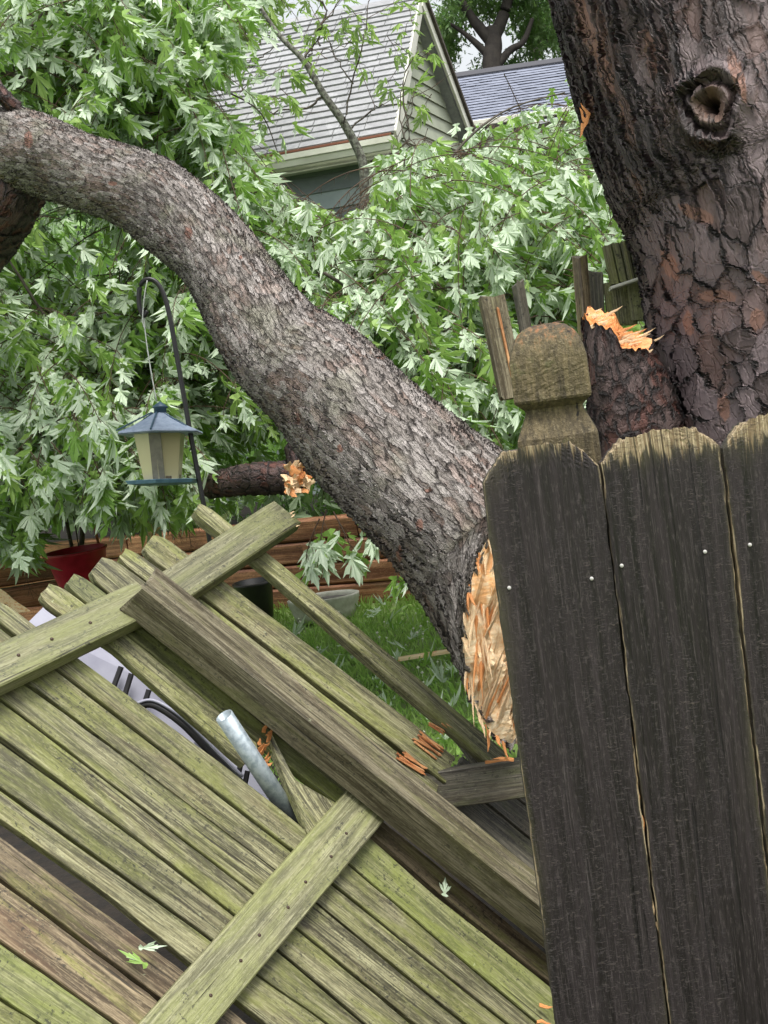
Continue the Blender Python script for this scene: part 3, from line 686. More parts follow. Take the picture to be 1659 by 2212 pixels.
# ------------------------------------------------------------------ standing tree
st = empty('standing_maple', Vector((P(1760, 1106, 2.85).x, P(1760, 1106, 2.85).y, 0)), 'massive standing trunk with dark wet plated bark and a knot hole, right edge', 'tree')
TK = [(1475, -420, 3.0, 330), (1555, -60, 2.9, 352), (1590, 110, 2.88, 356), (1638, 270, 2.86, 364), (1690, 400, 2.84, 362), (1722, 520, 2.82, 355), (1745, 640, 2.82, 352), (1765, 800, 2.82, 352), (1790, 1000, 2.82, 360), (1830, 1400, 2.82, 380), (1900, 2300, 2.82, 440)]
V, F, UV, R = limb_mesh(TK, 520, 900, None, 0, lump=.014, seed=2, wfreq=.5)
pj = CAMPOS
Q = V-np.array(CAMPOS)[None]; dd = Q@np.array(FWD); X = CX+FPX*(Q@np.array(RIGHT))/dd; Y = CY-FPX*(Q@np.array(UP))/dd
cen = R.mean(1); front = (V-np.repeat(cen, R.shape[1], 0))@np.array(TOCAM) > 0
rad = (V-np.repeat(cen, R.shape[1], 0)); rad /= np.linalg.norm(rad, axis=1)[:, None]
kx, ky = 1537, 228; ang = np.arctan2(Y-ky, X-kx)
rr = 1.3*np.hypot((X-kx)*1.05, (Y-ky)*.92)*(1+.08*np.sin(ang*3+1)+.05*np.sin(ang*5))
knot_h = np.where(front, .016*np.exp(-((rr-46)/13)**2)+.026*np.exp(-((rr-92)/22)**2)-.16/(1+np.exp((rr-22)/1.6))-.016*np.exp(-((rr-67)/7)**2), 0)
V2 = V+rad*knot_h[:, None]
me = np_mesh('trunk', V2, F, UV)
def fattr(me, name, vals):
    a = me.attributes.new(name, 'FLOAT', 'POINT'); a.data.foreach_set('value', np.asarray(vals, dtype=np.float32))
fattr(me, 'knot', np.where(front, np.exp(-((rr-38)/14)**2), 0)); fattr(me, 'flat', np.where(front, np.clip(1.3-rr/58, 0, .8), 0))
bare = np.zeros(len(V))
for bx, by, bw, bh, ba in ((1497, 462, 42, 14, .45), (1440, 572, 16, 38, -.5), (1375, 330, 0, 0, 0), (1300, 110, 30, 110, -.2), (1268, 240, 10, 40, -.2), (1350, 250, 16, 80, -.25), (1250, 40, 10, 60, -.2), (1400, 120, 10, 60, -.2), (1375, 400, 8, 40, -.3), (1595, 165, 14, 60, -.3), (1545, 640, 40, 14, 0), (1480, 700, 12, 28, 0), (1640, 600, 24, 10, .6), (1560, 880, 14, 30, 0), (1630, 690, 16, 26, .3)):
    if not bw: continue
    c_, s_ = math.cos(ba), math.sin(ba); ux = ((X-bx)*c_+(Y-by)*s_)/bw; uy = (-(X-bx)*s_+(Y-by)*c_)/bh; bare = np.maximum(bare, np.where(front, np.exp(-(ux**2+uy**2)*.7), 0))
fattr(me, 'bare', bare); fattr(me, 'ridge', np.clip((560-Y)/200, 0, 1)*np.clip((1640-X+.12*Y)/160, 0, 1))
link('trunk', me, BARK_TRUNK, st)
# broken fork stub beside it, torn top
FK = [(1440, 1500, 2.66, 135), (1400, 1080, 2.66, 118), (1372, 950, 2.66, 98), (1358, 860, 2.66, 90), (1342, 790, 2.66, 82), (1336, 730, 2.66, 76)]
V, F, UV, R = limb_mesh(FK, 160, 300, None, 0, lump=.008, seed=4)
m = 161; top = R[-1]; thh = np.linspace(-math.pi/2, 1.5*math.pi, m)
lift = (-.5*np.cos(thh)*.085)-.04*np.sin(thh)+.010*np.sin(thh*3+1)+.007*np.sin(thh*7)+.005*np.sin(thh*13+2)+.003*np.sin(thh*29)+.018; lift[-1] = lift[0]
n = R.shape[0]; W = np.clip((np.arange(n)-(n-60))/60, 0, 1)**1.5
V = V.reshape(n, m, 3)+W[:, None, None]*lift[None, :, None]*np.array(UP)[None, None]
top = V[-1].copy()
link('broken_fork', np_mesh('broken_fork', V.reshape(-1, 3), F, UV), BARK_STUB, st)['label'] = 'torn stub of the fork that broke off'
tc = top.mean(0); vs, fs = [], []
for i in range(9):
    for k in range(m-1):
        f = i/8; p = tc*(1-f)+top[k]*f; hh = .01*vnoise(p[0]*60, 2)*vnoise(p[1]*50, 3)+.008*vnoise(k*.7+i*2.1, 4); vs.append(tuple(np.array(p)+np.array(UP)*(hh*(1-f**3)-.012*(1-f))))
for i in range(8):
    for k in range(m-1): a = i*(m-1)+k; b_ = i*(m-1)+(k+1) % (m-1); fs.append((a, b_, b_+m-1, a+m-1))
link('torn_face', mesh('torn_face', vs, fs), ORANGE, st)
r_ = random.Random(8)
for k in range(26):
    t = r_.uniform(0, 6.28); f = math.sqrt(r_.random()); idx = int(t/6.2832*(m-1)); p = Vector(tc*(1-f)+top[idx]*f)
    d = (UP*.45+RIGHT*1.+rv(r_)*.25-TOCAM*.2).normalized()
    splinter(st, p-d*.01, d, TOCAM, r_.uniform(.025, .05), r_.uniform(.004, .009), .008, r_, SPO if r_.random() < .5 else SPL)
for k in range(5):  # torn sliver on the left flank
    splinter(st, P(1262+k*3, 268-k*6, 2.82), (UP*r_.uniform(.6, 1)*(1 if k % 2 else -1)-RIGHT*.35).normalized(), TOCAM, .035, .008, .006, r_, SPO)

# ------------------------------------------------------------------ near dark fence
FD = 1.47
# fence plane: vertical, facing the camera, level
fo = P(1160, 1000, FD); fdir = Vector((1, .02, 0)).normalized(); fn = Vector((fdir.y, -fdir.x, 0))
def fence_pt(px, py, off=0):
    r = ray(px, py); q = fo+fn*off; t = (q-CAMPOS).dot(fn)/r.dot(fn); return CAMPOS+r*t
nf = empty('picket_fence', Vector((fo.x+.1, fo.y, 0)), 'near upright fence of dark wet dog eared pickets on the right', 'fence')
def fence_picket(xl, xr, ytop, seed, wearamt=1.):
    """built at its real size: 14 cm wide, 17 mm thick; corners clipped"""
    a, b_ = fence_pt(xl, ytop), fence_pt(xr, ytop-(xr-xl)*.146); wid = (b_-a).length*1.0; top = a.lerp(b_, .5); L = top.z-.04
    m_ = frame(top, DOWN, fn)       # x down, y = fn x down, z toward camera
    nX, nY = 260, 36; t = .017; r = random.Random(seed); V = []; A = []
    def halfw(x):
        e = .034+.004*math.sin(seed*3); base = wid/2*(.56+.44*min(1, max(0, (x+.001)/e))**.75) if x < e else wid/2
        return base+.0009*vnoise(x*38, seed)+.0007*vnoise(x*110, seed+2)
    xs = [0]+[.0012*(i**1.0) for i in range(1, 40)]; rest = np.linspace(.05, L, nX-len(xs)).tolist(); xs = xs+rest
    for i, x in enumerate(xs):
        hw = halfw(x)
        for k in range(nY+1):
            u = -1+2*k/nY; u = math.copysign(abs(u)**.75, u); y = u*hw; ed = hw-abs(y)
            xx = x
            if i < 30: xx = x+(.0025*vnoise(y*260, seed+5)+.0016*vnoise(y*700, seed+6))*(1-i/30) + .004*(u*u)*(1-i/30)
            z = t/2-.0022*math.exp(-ed/.0022)+.0006*vnoise(y*420+2*vnoise(x*5, seed), seed+8)
            V.append((xx, y, z)); A.append(max(0, wearamt*(1.3*math.exp(-((max(x, 0)/.034)**1.2))), 1.0*math.exp(-ed/.0035)*(.4+.6*(vnoise(x*6, seed+9)*.5+.5))))
    n0 = len(V); m1 = nY+1; nx = len(xs); F = []
    for i in range(nx-1):
        for k in range(nY): q = i*m1+k; F.append((q, q+m1, q+m1+1, q+1))
    for i in range(nx):
        for k in (0, nY): v = V[i*m1+k]; V.append((v[0], v[1], -t/2)); A.append(.3)
    for i in range(nx-1):
        q = n0+2*i; F.append((i*m1, q, q+2, (i+1)*m1)); F.append((i*m1+nY, (i+1)*m1+nY, q+3, q+1)); F.append((q, q+1, q+3, q+2))
    ncap = len(V)
    F.append(tuple([k for k in range(m1)]+[n0+1, n0]))
    me = mesh('picket', V, F); fattr(me, 'wear', A)
    o = link('picket', me, MW['dark'], nf, m_); return o, m_
XL = [(1034, 1284, 978), (1290, 1545, 948), (1552, 1806, 908), (1812, 2066, 880), (2072, 2326, 850)]
for k, (a_, b_, y_) in enumerate(XL): fence_picket(a_, b_, y_, 11+k*5, (.55, 1.15, 1.15, 1, 1)[k])
nailm = simple('white_nail_head', (.48, .48, .47), .4, c2=(.55, .5, .45), scale=200)
for x, y in ((1100, 1270), (1278, 1250), (1343, 1222), (1523, 1192), (1620, 1177), (1700, 1165)):
    p = fence_pt(x, y, .0095); m_ = frame(p, fdir, fn); lathe('nail', [(.0002, -.004), (.0024, -.001), (.0024, .0006), (.0016, .0011), (.0002, .0014)], nailm, nf, m_, 12)
for y in (1235, 2600):     # two back rails
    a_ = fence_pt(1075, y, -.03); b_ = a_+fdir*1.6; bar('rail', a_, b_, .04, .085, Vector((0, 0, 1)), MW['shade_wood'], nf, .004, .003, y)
r_ = random.Random(3)
for x, y, l in ((1328, 1340, .028), (1363, 1600, .018), (1376, 1710, .035), (1386, 1770, .03), (1393, 1850, .03), (1408, 1950, .04), (1420, 2000, .04), (1437, 2110, .045), (1445, 2160, .04)):
    splinter(nf, fence_pt(x, y-8, .002), (DOWN+rv(r_)*.06).normalized(), fn, l, .0042, .006, r_, SPO if y < 1900 else SPL)

# the post with its turned-in neck and domed head
def post():
    root = empty('fence_post', Vector((P(1190, 1000, 1.58).x, P(1190, 1000, 1.58).y, 0)), 'mossy square fence post with notched neck and domed head behind the first dark picket', 'fence post')
    ctr = P(1184, 780, 1.575); W = .0495
    zt = P(1180, 700, 1.575).z; zn = P(1184, 884, 1.575).z
    prof = []      # (z, half, roundness)
    prof += [(.0, W, 0), (zn-.040, W*1.05, 0), (zn-.034, W*1.04, 0), (zn-.006, W*.78, 0), (zn-.001, W*.74, 0), (zn+.003, W*.76, 0), (zn+.013, W*.99, 0), (zn+.016, W*1.01, 0)]
    zs = zt-.056
    for i in range(12): prof.append((zn+.02+(zs-zn-.02)*(i+1)/12, W*(1-.01*i/12), .1*i/12))
    for i in range(1, 19):
        t = i/18*math.pi/2; prof.append((zs+.056*math.sin(t), W*.99*max(.04, math.cos(t)**.62), .1+.5*i/18))
    n = 64; vs, A, fs = [], [], []  # square section
    for j, (z, h, rd) in enumerate(prof):
        for k in range(n):
            t = 2*math.pi*k/n; c, s = math.cos(t), math.sin(t); pw = 34*(1-rd)+3.6*rd; rr_ = h/((abs(c)**pw+abs(s)**pw)**(1/pw))
            rr_ += .0006*vnoise(k*1.3, j)+.0012*vnoise(k*.35+z*30, 4)*(rd > 0)
            vs.append((rr_*c, rr_*s, z+(.0012*vnoise(k*.9, j+50) if j > 15 else 0))); A.append(min(1, max(0, (z-(zt-.055))/.04))*.55)
    for j in range(len(prof)-1):
        for k in range(n): a = j*n+k; b = j*n+(k+1) % n; fs.append((a, b, b+n, a+n))
    fs.append(tuple(range(len(vs)-n, len(vs)))); me = mesh('post', vs, fs); fattr(me, 'wear', A)
    m_ = Matrix.Translation((ctr.x, ctr.y, 0)) @ Matrix.Rotation(math.radians(-9), 4, 'Z')
    link('post', me, MW['cap'], root, m_)
post()

# ------------------------------------------------------------------ collapsed fence panel (leaning back toward the yard)
PA, PB, PC = .2762, -8.49e-5, 9.69e-5
def pl(px, py, off=0.):
    """point on the plane of the collapsed panel, lifted off toward its upper side"""
    r = ray(px, py); return CAMPOS+r*((PO+PN*off-CAMPOS).dot(PN)/r.dot(PN))
_n = RIGHT*(-PB*FPX)+UP*(PC*FPX)-FWD*(PA+PB*CX+PC*CY); PN = _n.normalized(); PO = P(600, 1800, 1/(PA+PB*600+PC*1800))
cp = empty('collapsed_fence', pl(600, 2000)-Vector((0, 0, .6)), 'collapsed fence panel of mossy green brown pickets tilted across the foreground', 'fence')
def picket(L, U, t=.019, mat='moss_wood', seed=0, off=0., ear0=True, ear1=False, name='picket', gap=1.6, n=26, warp=.004, jag=.004, lab=None):
    L3 = resample([pl(*p, off) for p in L], n); U3 = resample([pl(*p, off) for p in U], n)
    a = L3[0].lerp(U3[0], .5); b_ = L3[-1].lerp(U3[-1], .5); m_ = frame(a, b_-a, PN); inv = m_.inverted()
    r = random.Random(seed); vs, fs = [], []; across = [-1, -.96, -.6, -.2, .2, .6, .96, 1]; na = len(across)
    LL = (b_-a).length; ge = mm(gap+.9, 2.6)
    # extra short stations at the shaped ends
    sts = [0, .004, .012, .025]+[.04+(LL-.08)*i/(n-1) for i in range(n)]+[LL-.025, LL-.012, LL-.004, LL]
    for i, x in enumerate(sts):
        f = x/LL*(n-1); k0 = min(int(f), n-2); q = f-k0
        l = inv @ L3[k0].lerp(L3[k0+1], q); u = inv @ U3[k0].lerp(U3[k0+1], q)
        y0, y1 = (min(l.y, u.y)+ge, max(l.y, u.y)-ge); c, h = (y0+y1)/2, (y1-y0)/2
        hs_ = h
        if ear0 and x < .03: hs_ = h*(.58+.42*(x/.03)**.6)
        if ear1 and LL-x < .03: hs_ = h*(.58+.42*((LL-x)/.03)**.6)
        hs_ += .0008*vnoise(x*25, seed); wz = warp*vnoise(x*1.6, seed+1); tw = warp*.6*vnoise(x*1.1, seed+4)
        for kk, s in enumerate(across):
            z = t/2 if abs(s) < 1 else t/2-.003
            xx = x+((jag*vnoise(kk*1.9+seed, 3)+jag*.4*vnoise(kk*5, seed)) if i == 0 or i == len(sts)-1 else 0)
            cup = .0014*s*s
            vs.append((xx, c+s*hs_, z+wz+tw*s+cup))
        for s in (1, -1): vs.append((x, c+s*hs_, -t/2+wz+tw*s))
    m2 = na+2
    for i in range(len(sts)-1):
        for k in range(m2): a_ = i*m2+k; b2 = i*m2+(k+1) % m2; fs.append((a_, a_+m2, b2+m2, b2))
    fs.append(tuple(range(m2))); fs.append(tuple(range(len(vs)-1, len(vs)-m2-1, -1)))
    o = link(name, mesh(name, vs, fs), MW[mat], cp, m_)
    if lab: o['label'] = lab
    return o
g1 = [(-95, 1290), (0, 1358), (132, 1460), (628, 1843), (703, 1904), (1089, 2212), (1200, 2300)]
g2 = [(-95, 1375), (76, 1497), (588, 1881), (667, 1944), (997, 2212), (1105, 2300)]
g25 = [(-95, 1447), (20, 1530), (540, 1933), (625, 2000), (900, 2225), (990, 2300)]
g3 = [(-95, 1530), (0, 1604), (260, 1792), (496, 1977), (600, 2062), (780, 2212), (880, 2300)]
g4 = [(-95, 1640), (0, 1709), (248, 1889), (450, 2033), (540, 2104), (697, 2212), (815, 2300)]
g5a = [(-95, 1716), (0, 1781), (200, 1920), (396, 2083), (555, 2212), (660, 2300)]
g5b = [(-95, 1740), (0, 1806), (200, 1954), (396, 2099), (535, 2212), (640, 2300)]
g6 = [(-95, 1835), (0, 1905), (140, 2010), (340, 2161), (400, 2212), (510, 2300)]
g7 = [(-95, 1972), (0, 2039), (244, 2212), (365, 2300)]
g8 = [(-95, 2098), (0, 2161), (80, 2212), (205, 2300)]
g9 = [(-95, 2225), (60, 2330)]
sh = lambda pts, dx, dy: [(x+dx, y+dy) for x, y in pts]
picket([(-55, 1310), (0, 1357), (132, 1460), (628, 1843), (703, 1904), (1089, 2212), (1200, 2300)], [(22, 1316), (85, 1364), (180, 1437), (524, 1690), (720, 1846), (917, 2010), (1157, 2212), (1260, 2300)], seed=1)
picket(g2, g1, seed=2, ear0=False); picket(g25, g2, seed=3, ear0=False); picket(g3, g25, seed=4, ear0=False)
picket(g4, g3, seed=5, ear0=False); picket(g5a, g4, seed=6, ear0=False); picket(g6, g5b, seed=7, ear0=False, mat='brown_wood', lab='reddish brown picket')
picket(g7, g6, seed=8, ear0=False, mat='brown_wood'); picket(g8, g7, seed=9, ear0=False, mat='green_wood'); picket(g9, g8, seed=10, ear0=False)
# pickets whose dog-eared tops rise past the left rail
picket([(66, 1290), (236, 1404), (512, 1648), (530, 1663)], [(126, 1266), (286, 1386), (470, 1537), (548, 1602)], seed=11, gap=.8, mat='moss_wood', jag=.008)
picket([(128, 1268), (290, 1391), (470, 1541), (735, 1752)], [(170, 1243), (328, 1370), (664, 1650), (752, 1722)], seed=12, mat='green_wood', gap=1.5, lab='picket with a bright yellow green mossy edge')
picket([(172, 1240), (330, 1371), (664, 1652), (790, 1758)], [(240, 1211), (420, 1345), (800, 1660), (860, 1712)], seed=13, gap=.8)
picket([(242, 1209), (600, 1480), (930, 1740)], [(284, 1191), (440, 1303), (900, 1661), (945, 1697)], seed=14)
picket([(287, 1188), (442, 1301), (902, 1655), (950, 1692)], [(350, 1161), (480, 1258), (905, 1575), (985, 1640)], seed=15)
picket([(407, 1110), (545, 1218), (800, 1444), (1060, 1664)], [(440, 1095), (600, 1222), (800, 1388), (1100, 1640)], seed=16, t=.024, gap=.5, lab='single picket separated from the others along the right')
# broken wood at the lower ends
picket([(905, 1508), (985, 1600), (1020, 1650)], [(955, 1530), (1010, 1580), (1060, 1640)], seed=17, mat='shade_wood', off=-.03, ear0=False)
for (x, y, dx, dy, w_) in ((905, 1590, 45, 34, 34), (868, 1628, 52, 36, 30), (960, 1560, 50, 38, 12), (925, 1560, 30, 20, 8)):
    r_ = random.Random(x)
    for q in range(max(2, int(w_/4.5))):
        o_ = (q-w_/9)*4.2; st_ = r_.uniform(-8, 8)
        a_ = pl(x+o_*.62+dx*st_/60, y-o_*.78+dy*st_/60, .013+r_.uniform(0, .003)); b_ = pl(x+dx*r_.uniform(.85, 1.15)+o_*.62, y+dy*r_.uniform(.85, 1.15)-o_*.78, .013)
        link('torn_strip', box_mesh('torn_strip', (b_-a_).length, mm(5.2, 2.7), .004, .001, .006, x+q, 3), MW['cedar'], cp, frame(a_, b_-a_, PN))
# pickets past the lower rail
picket([(690, 1820), (800, 1914), (918, 2012), (1158, 2212), (1262, 2300)], [(770, 1790), (795, 1812), (957, 1954), (1180, 2128), (1300, 2225)], seed=18, gap=2.2, mat='green_wood', ear0=False)
picket([(790, 1802), (958, 1948), (1182, 2122), (1290, 2210)], [(812, 1770), (1160, 2050), (1290, 2155)], seed=19, mat='brown_wood', off=-.012, ear0=False)
for k in range(6):  # boards under the panel, their shade put into the wood colour
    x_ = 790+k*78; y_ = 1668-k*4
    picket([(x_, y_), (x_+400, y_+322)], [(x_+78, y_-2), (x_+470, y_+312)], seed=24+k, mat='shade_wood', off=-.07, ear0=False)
# shard beside the pipe
sdm = picket([(576, 1592), (600, 1660), (660, 1802)], [(582, 1590), (640, 1700), (745, 1752)], seed=20, off=.012, ear0=False, gap=0, jag=.012, mat='moss_wood', lab='pointed picket shard with orange torn tip', name='shard')
r_ = random.Random(12)
for k in range(12):
    splinter(cp, pl(566+r_.uniform(-8, 14), 1582+k*7, .02+.004*r_.random()), (UP*.4-RIGHT*.25*r_.random()+PN*.3+rv(r_)*.4).normalized(), PN, r_.uniform(.015, .035), .008, .006, r_, SPO)
# rails (real 2 x 4 stock)
def rail(p0, p1, w_, mat, seed, off=.03, t=.036, jag=.006, lab=None, roll=0.):
    a_, b_ = pl(*p0, off), pl(*p1, off); me = box_mesh('rail', (b_-a_).length, w_, t, .003, jag, seed, 10)
    o = link('rail', me, MW[mat], cp, frame(a_, b_-a_, Matrix.Rotation(math.radians(roll), 3, (b_-a_).normalized()) @ PN))
    if lab: o['label'] = lab
    return o
rail((-90, 1488), (318, 1296), .094, 'moss_rail', 1, .036, roll=-16)
rail((350, 1290), (612, 1117), .088, 'moss_rail', 2, .038, roll=-10, jag=.012, lab='short rail end with a pale splintered tip')
rail((255, 2360), (790, 1738), .102, 'moss_rail', 3)
for k in range(8):
    splinter(cp, pl(603+r_.uniform(-5, 22), 1112+k*4, .045), (RIGHT*.9+UP*.35+rv(r_)*.2).normalized(), PN, r_.uniform(.015, .03), .006, .005, r_, SPL)
a_, b_ = pl(905, 1702, .0), pl(1165, 1662, -.0); a_ = P(890, 1712, 2.8); b_ = P(1180, 1672, 2.8)
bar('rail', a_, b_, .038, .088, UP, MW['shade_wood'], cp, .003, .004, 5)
splinter(cp, P(1048, 1645, 2.75), (RIGHT+UP*.02).normalized(), TOCAM, .055, .006, .008, r_, SPO)
splinter(cp, P(1110, 1642, 2.72), (-RIGHT+UP*.06).normalized(), TOCAM, .05, .008, .006, r_, SPO)
for (x, y) in ((1165, 2170), (1160, 2205)): splinter(cp, pl(x, y, .02), (RIGHT-UP*.2).normalized(), PN, .03, .008, .006, r_, SPO)
RUST = simple('rusty_nail', (.03, .02, .015), .6, c2=(.08, .04, .02), scale=200)
for x, y, of in ((40, 1415, .056), (55, 1432, .056), (112, 1380, .056), (128, 1402, .056), (195, 1345, .056), (206, 1365, .056), (262, 1320, .056), (470, 1215, .056), (480, 1235, .056), (540, 1170, .056), (715, 1850, .049), (660, 1905, .049), (622, 1960, .049), (560, 2020, .049), (520, 2075, .049), (455, 2150, .049), (748, 1800, .049)):
    m_ = frame(pl(x, y, of), RIGHT, PN); m_ = Matrix((m_.col[0].xyz, PN.cross(m_.col[0].xyz), PN)).transposed().to_4x4(); m_.translation = pl(x, y, of-.001)
    lathe('nail', [(.0002, -.004), (.0038, -.001), (.0036, .0008), (.0002, .0014)], RUST, cp, m_, 10)
# loose 4 x 4 lying on top
lp = empty('loose_post', pl(300, 1300, .09), 'squared four sided post lying diagonally across the collapsed pickets', 'post')
a_ = pl(304, 1275, .088); b_ = pl(1260, 2040, .088); ax = (b_-a_).normalized()
perp = ax.cross(TOCAM).normalized(); perp = perp if perp.dot(UP) > 0 else -perp
zax = (math.cos(math.radians(62))*TOCAM+math.sin(math.radians(62))*perp)
me = box_mesh('beam', (b_-a_).length, .086, .086, .004, .010, 4, 24); link('beam', me, MW['post_wood'], lp, frame(a_, ax, zax))

# galvanised pipe
gp = empty('steel_pipe', pl(650, 1790, -.05), 'galvanised steel pipe sticking up through the gap in the pickets', 'pipe')
pa, pb = pl(484, 1546, .10), pl(652, 1800, -.06); pd = (pb-pa).normalized()
mp = frame(pa, pd, TOCAM) @ Matrix.Rotation(math.radians(90), 4, 'Y'); Lp = (pb-pa).length
lathe('pipe_wall', [(.016, .1), (.016, .0), (.0190, .0), (.0190, Lp), (.016, Lp)], GALV, gp, mp, 28)
# a pale folding chair folded flat behind the gap
fc = empty('folding_chair', P(400, 1600, 3.3)-Vector((0, 0, .3)), 'pale lilac grey folding chair with black frame seen through the gap in the pickets', 'chair')
def slab(name, quad, d, t, mat, parent):
    c = [P(x, y, dd) for (x, y), dd in zip(quad, d)]; n = (c[1]-c[0]).cross(c[3]-c[0]).normalized(); n = n if n.dot(TOCAM) > 0 else -n
    vs = c+[p-n*t for p in c]; o0 = c[0]
    me = mesh(name, [v-o0 for v in vs], [(0, 1, 2, 3), (7, 6, 5, 4), (0, 4, 5, 1), (1, 5, 6, 2), (2, 6, 7, 3), (3, 7, 4, 0)]); return link(name, me, mat, parent, Matrix.Translation(o0))
slab('backrest', [(60, 1345), (105, 1300), (455, 1540), (400, 1640)], [3.15, 3.2, 3.25, 3.2], .02, PLASTIC, fc)
slab('seat', [(300, 1560), (400, 1490), (640, 1760), (560, 1840)], [3.3, 3.35, 3.25, 3.2], .025, PLASTIC, fc)
for p in ([(262, 1440), (232, 1520)], [(284, 1455), (258, 1540)], [(322, 1490), (300, 1560)], [(448, 1595), (436, 1660)], [(520, 1650), (505, 1720)], [(535, 1665), (520, 1740)]):
    bar('frame_bar', P(*p[0], 3.17), P(*p[1], 3.15), .014, .014, TOCAM, BLACKM, fc, .003, 0, 0, 1)
tube('frame_tube', [P(295, 1530, 3.12), P(330, 1522, 3.11), P(390, 1560, 3.1), P(450, 1620, 3.1), P(520, 1690, 3.1)], .010, BLACKM, fc, 10, 24)
tube('piping', [P(292, 1521, 3.11), P(332, 1513, 3.10), P(394, 1549, 3.09), P(455, 1608, 3.09), P(525, 1678, 3.09)], .004, PLASTIC, fc, 8, 24)

# leaves lying on the boards
for k, (x, y, s, an, lab) in enumerate(((960, 1936, .035, 1.2, 'small pale maple leaf lying on the lowest right pickets'), (318, 2087, .05, 2.6, 'curled green leaf beside the lower rail, lower of two'), (300, 2048, .042, .2, 'folded pale leaf beside the lower rail, upper of two'))):
    tip = (RIGHT*math.cos(an)+UP*math.sin(an)); tip = (tip-PN*tip.dot(PN)).normalized()
    z = -PN if k != 1 else PN; X = tip.cross(z); m_ = Matrix((X, tip, z)).transposed().to_4x4() @ Matrix.Diagonal((s*(.9 if k == 0 else .45), s, s*.6, 1)); m_.translation = pl(x, y, .016+(.012 if k == 0 else .022))
    tag(link('fallen_leaf', LEAFMESH[0 if k else 2], LEAF, None, m_), lab, 'leaf')

# ------------------------------------------------------------------ broken picket stubs behind the post
bs = [  # (bottom), (top), width, thick, depth, label
 ((1108, 800), (1062, 645), .070, .02, 2.95, 'brown split picket stub leaning left of the domed post', 'post_wood', 25),
 ((1150, 735), (1118, 612), .030, .022, 3.05, 'thin grey picket stub just left above the domed post', 'shade_wood', 40),
 ((1272, 745), (1252, 556), .030, .03, 3.02, 'narrow upright split slat left of the wide grooved board', 'brown_wood', 30),
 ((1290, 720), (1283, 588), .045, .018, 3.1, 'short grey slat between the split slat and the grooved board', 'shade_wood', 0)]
for (x0, y0), (x1, y1), w_, t_, d_, lab, mt, yaw in bs:
    root = empty('broken_picket', P(x0, y0, d_), lab, 'broken picket'); a_, b_ = P(x0, y0+60, d_), P(x1, y1, d_); n_ = Matrix.Rotation(math.radians(yaw), 3, (b_-a_).normalized()) @ TOCAM
    me = box_mesh('slat', (b_-a_).length, w_, t_, .003, .012, int(x0), 8); link('slat', me, MW[mt], root, frame(a_, b_-a_, n_))
    if x0 == 1108:
        for q in (-.012, .008): link('split_strip', box_mesh('split_strip', (b_-a_).length*.9, .006, .006, .001, .004, 3, 4), MW['cedar'], root, frame(a_+RIGHT*q+TOCAM*.012, b_-a_, n_))
root = empty('grooved_board', P(1350, 640, 3.05), 'mossy grooved board end with pale cut edge jammed against the standing trunk', 'board')
for k in range(5):
    a_ = P(1328+k*17.5, 614-k*3.5, 3.05); b_ = P(1310+k*17.5, 531-k*3.5, 3.05)
    bar('board_strip', a_, b_, mm(15.5, 3.05), .03, TOCAM, MW['moss_wood'] if k % 2 == 0 else MW['moss_rail'], root, .002, .003, k, 3)
a_ = P(1318, 624, 3.02); b_ = P(1415, 592, 3.02); bar('cut_edge', a_, b_, .03, mm(7, 3.02), UP, CREAMTRIM, root, .002, .003, 2, 4)
a_ = P(1345, 700, 3.07); b_ = P(1335, 610, 3.07); bar('lower_board', a_, b_, .075, .02, TOCAM, MW['moss_wood'], root, .002, .006, 8, 3)
a_ = P(1388, 690, 3.06); b_ = P(1378, 605, 3.06); bar('lower_board', a_, b_, .06, .02, TOCAM, MW['moss_rail'], root, .002, .006, 9, 3)

# ------------------------------------------------------------------ broken log on the left of the limb
lg = empty('broken_log', P(580, 1040, 4.6), 'dark broken branch with a torn orange end under the fallen limb', 'log')
bark_branch('log_bark', [(455, 1052, 4.9, 24), (500, 1040, 4.75, 31), (560, 1032, 4.65, 35), (620, 1030, 4.6, 36), (645, 1028, 4.58, 30)], BARK_STUB, lg, 60, 90, .004, 6)
bark_branch('knuckle', [(645, 960, 4.6, 30), (650, 1000, 4.58, 34), (640, 1040, 4.6, 22)], BARK_STUB, lg, 50, 60, .004, 9)
r_ = random.Random(31)
for k in range(34):
    splinter(lg, P(640+r_.uniform(-24, 24), 1030+r_.uniform(-24, 28), 4.50), (RIGHT*r_.uniform(-.4, 1)+UP*r_.uniform(-.8, .7)+TOCAM*.3).normalized(), TOCAM, r_.uniform(.03, .06), r_.uniform(.018, .034), .015, r_, SPO if r_.random() < .45 else SPL)
for k, (x, y, an, d_, lab) in enumerate(((345, 1125, .25, 5.6, 'pale torn wood chip on top of the timber wall, nearest the red pot'), (385, 1108, .2, 5.6, 'pale torn wood chip beside the lone picket top'), (15, 1285, -.2, 5.2, 'pale torn wood chip at the far left edge'), (870, 1418, .12, 5.9, 'long thin pale splinter lying across the lawn'))):
    if k == 3:
        a_ = PZ(862, 1424, .06); b_ = PZ(1000, 1402, .07); bar('wood_splinter', a_, b_, .035, .02, Vector((0, 0, 1)), FRESH, None, .004, .01, 2, 6); o = COL.objects[-1]; tag(o, lab, 'splinter'); continue
    m_ = frame(P(x-30, y+8, d_), RIGHT*math.cos(an)+UP*math.sin(an), TOCAM) @ Matrix.Diagonal((.17, .12, .06, 1)); tag(link('wood_chip', SPL[k], None, None, m_), lab, 'wood chip')

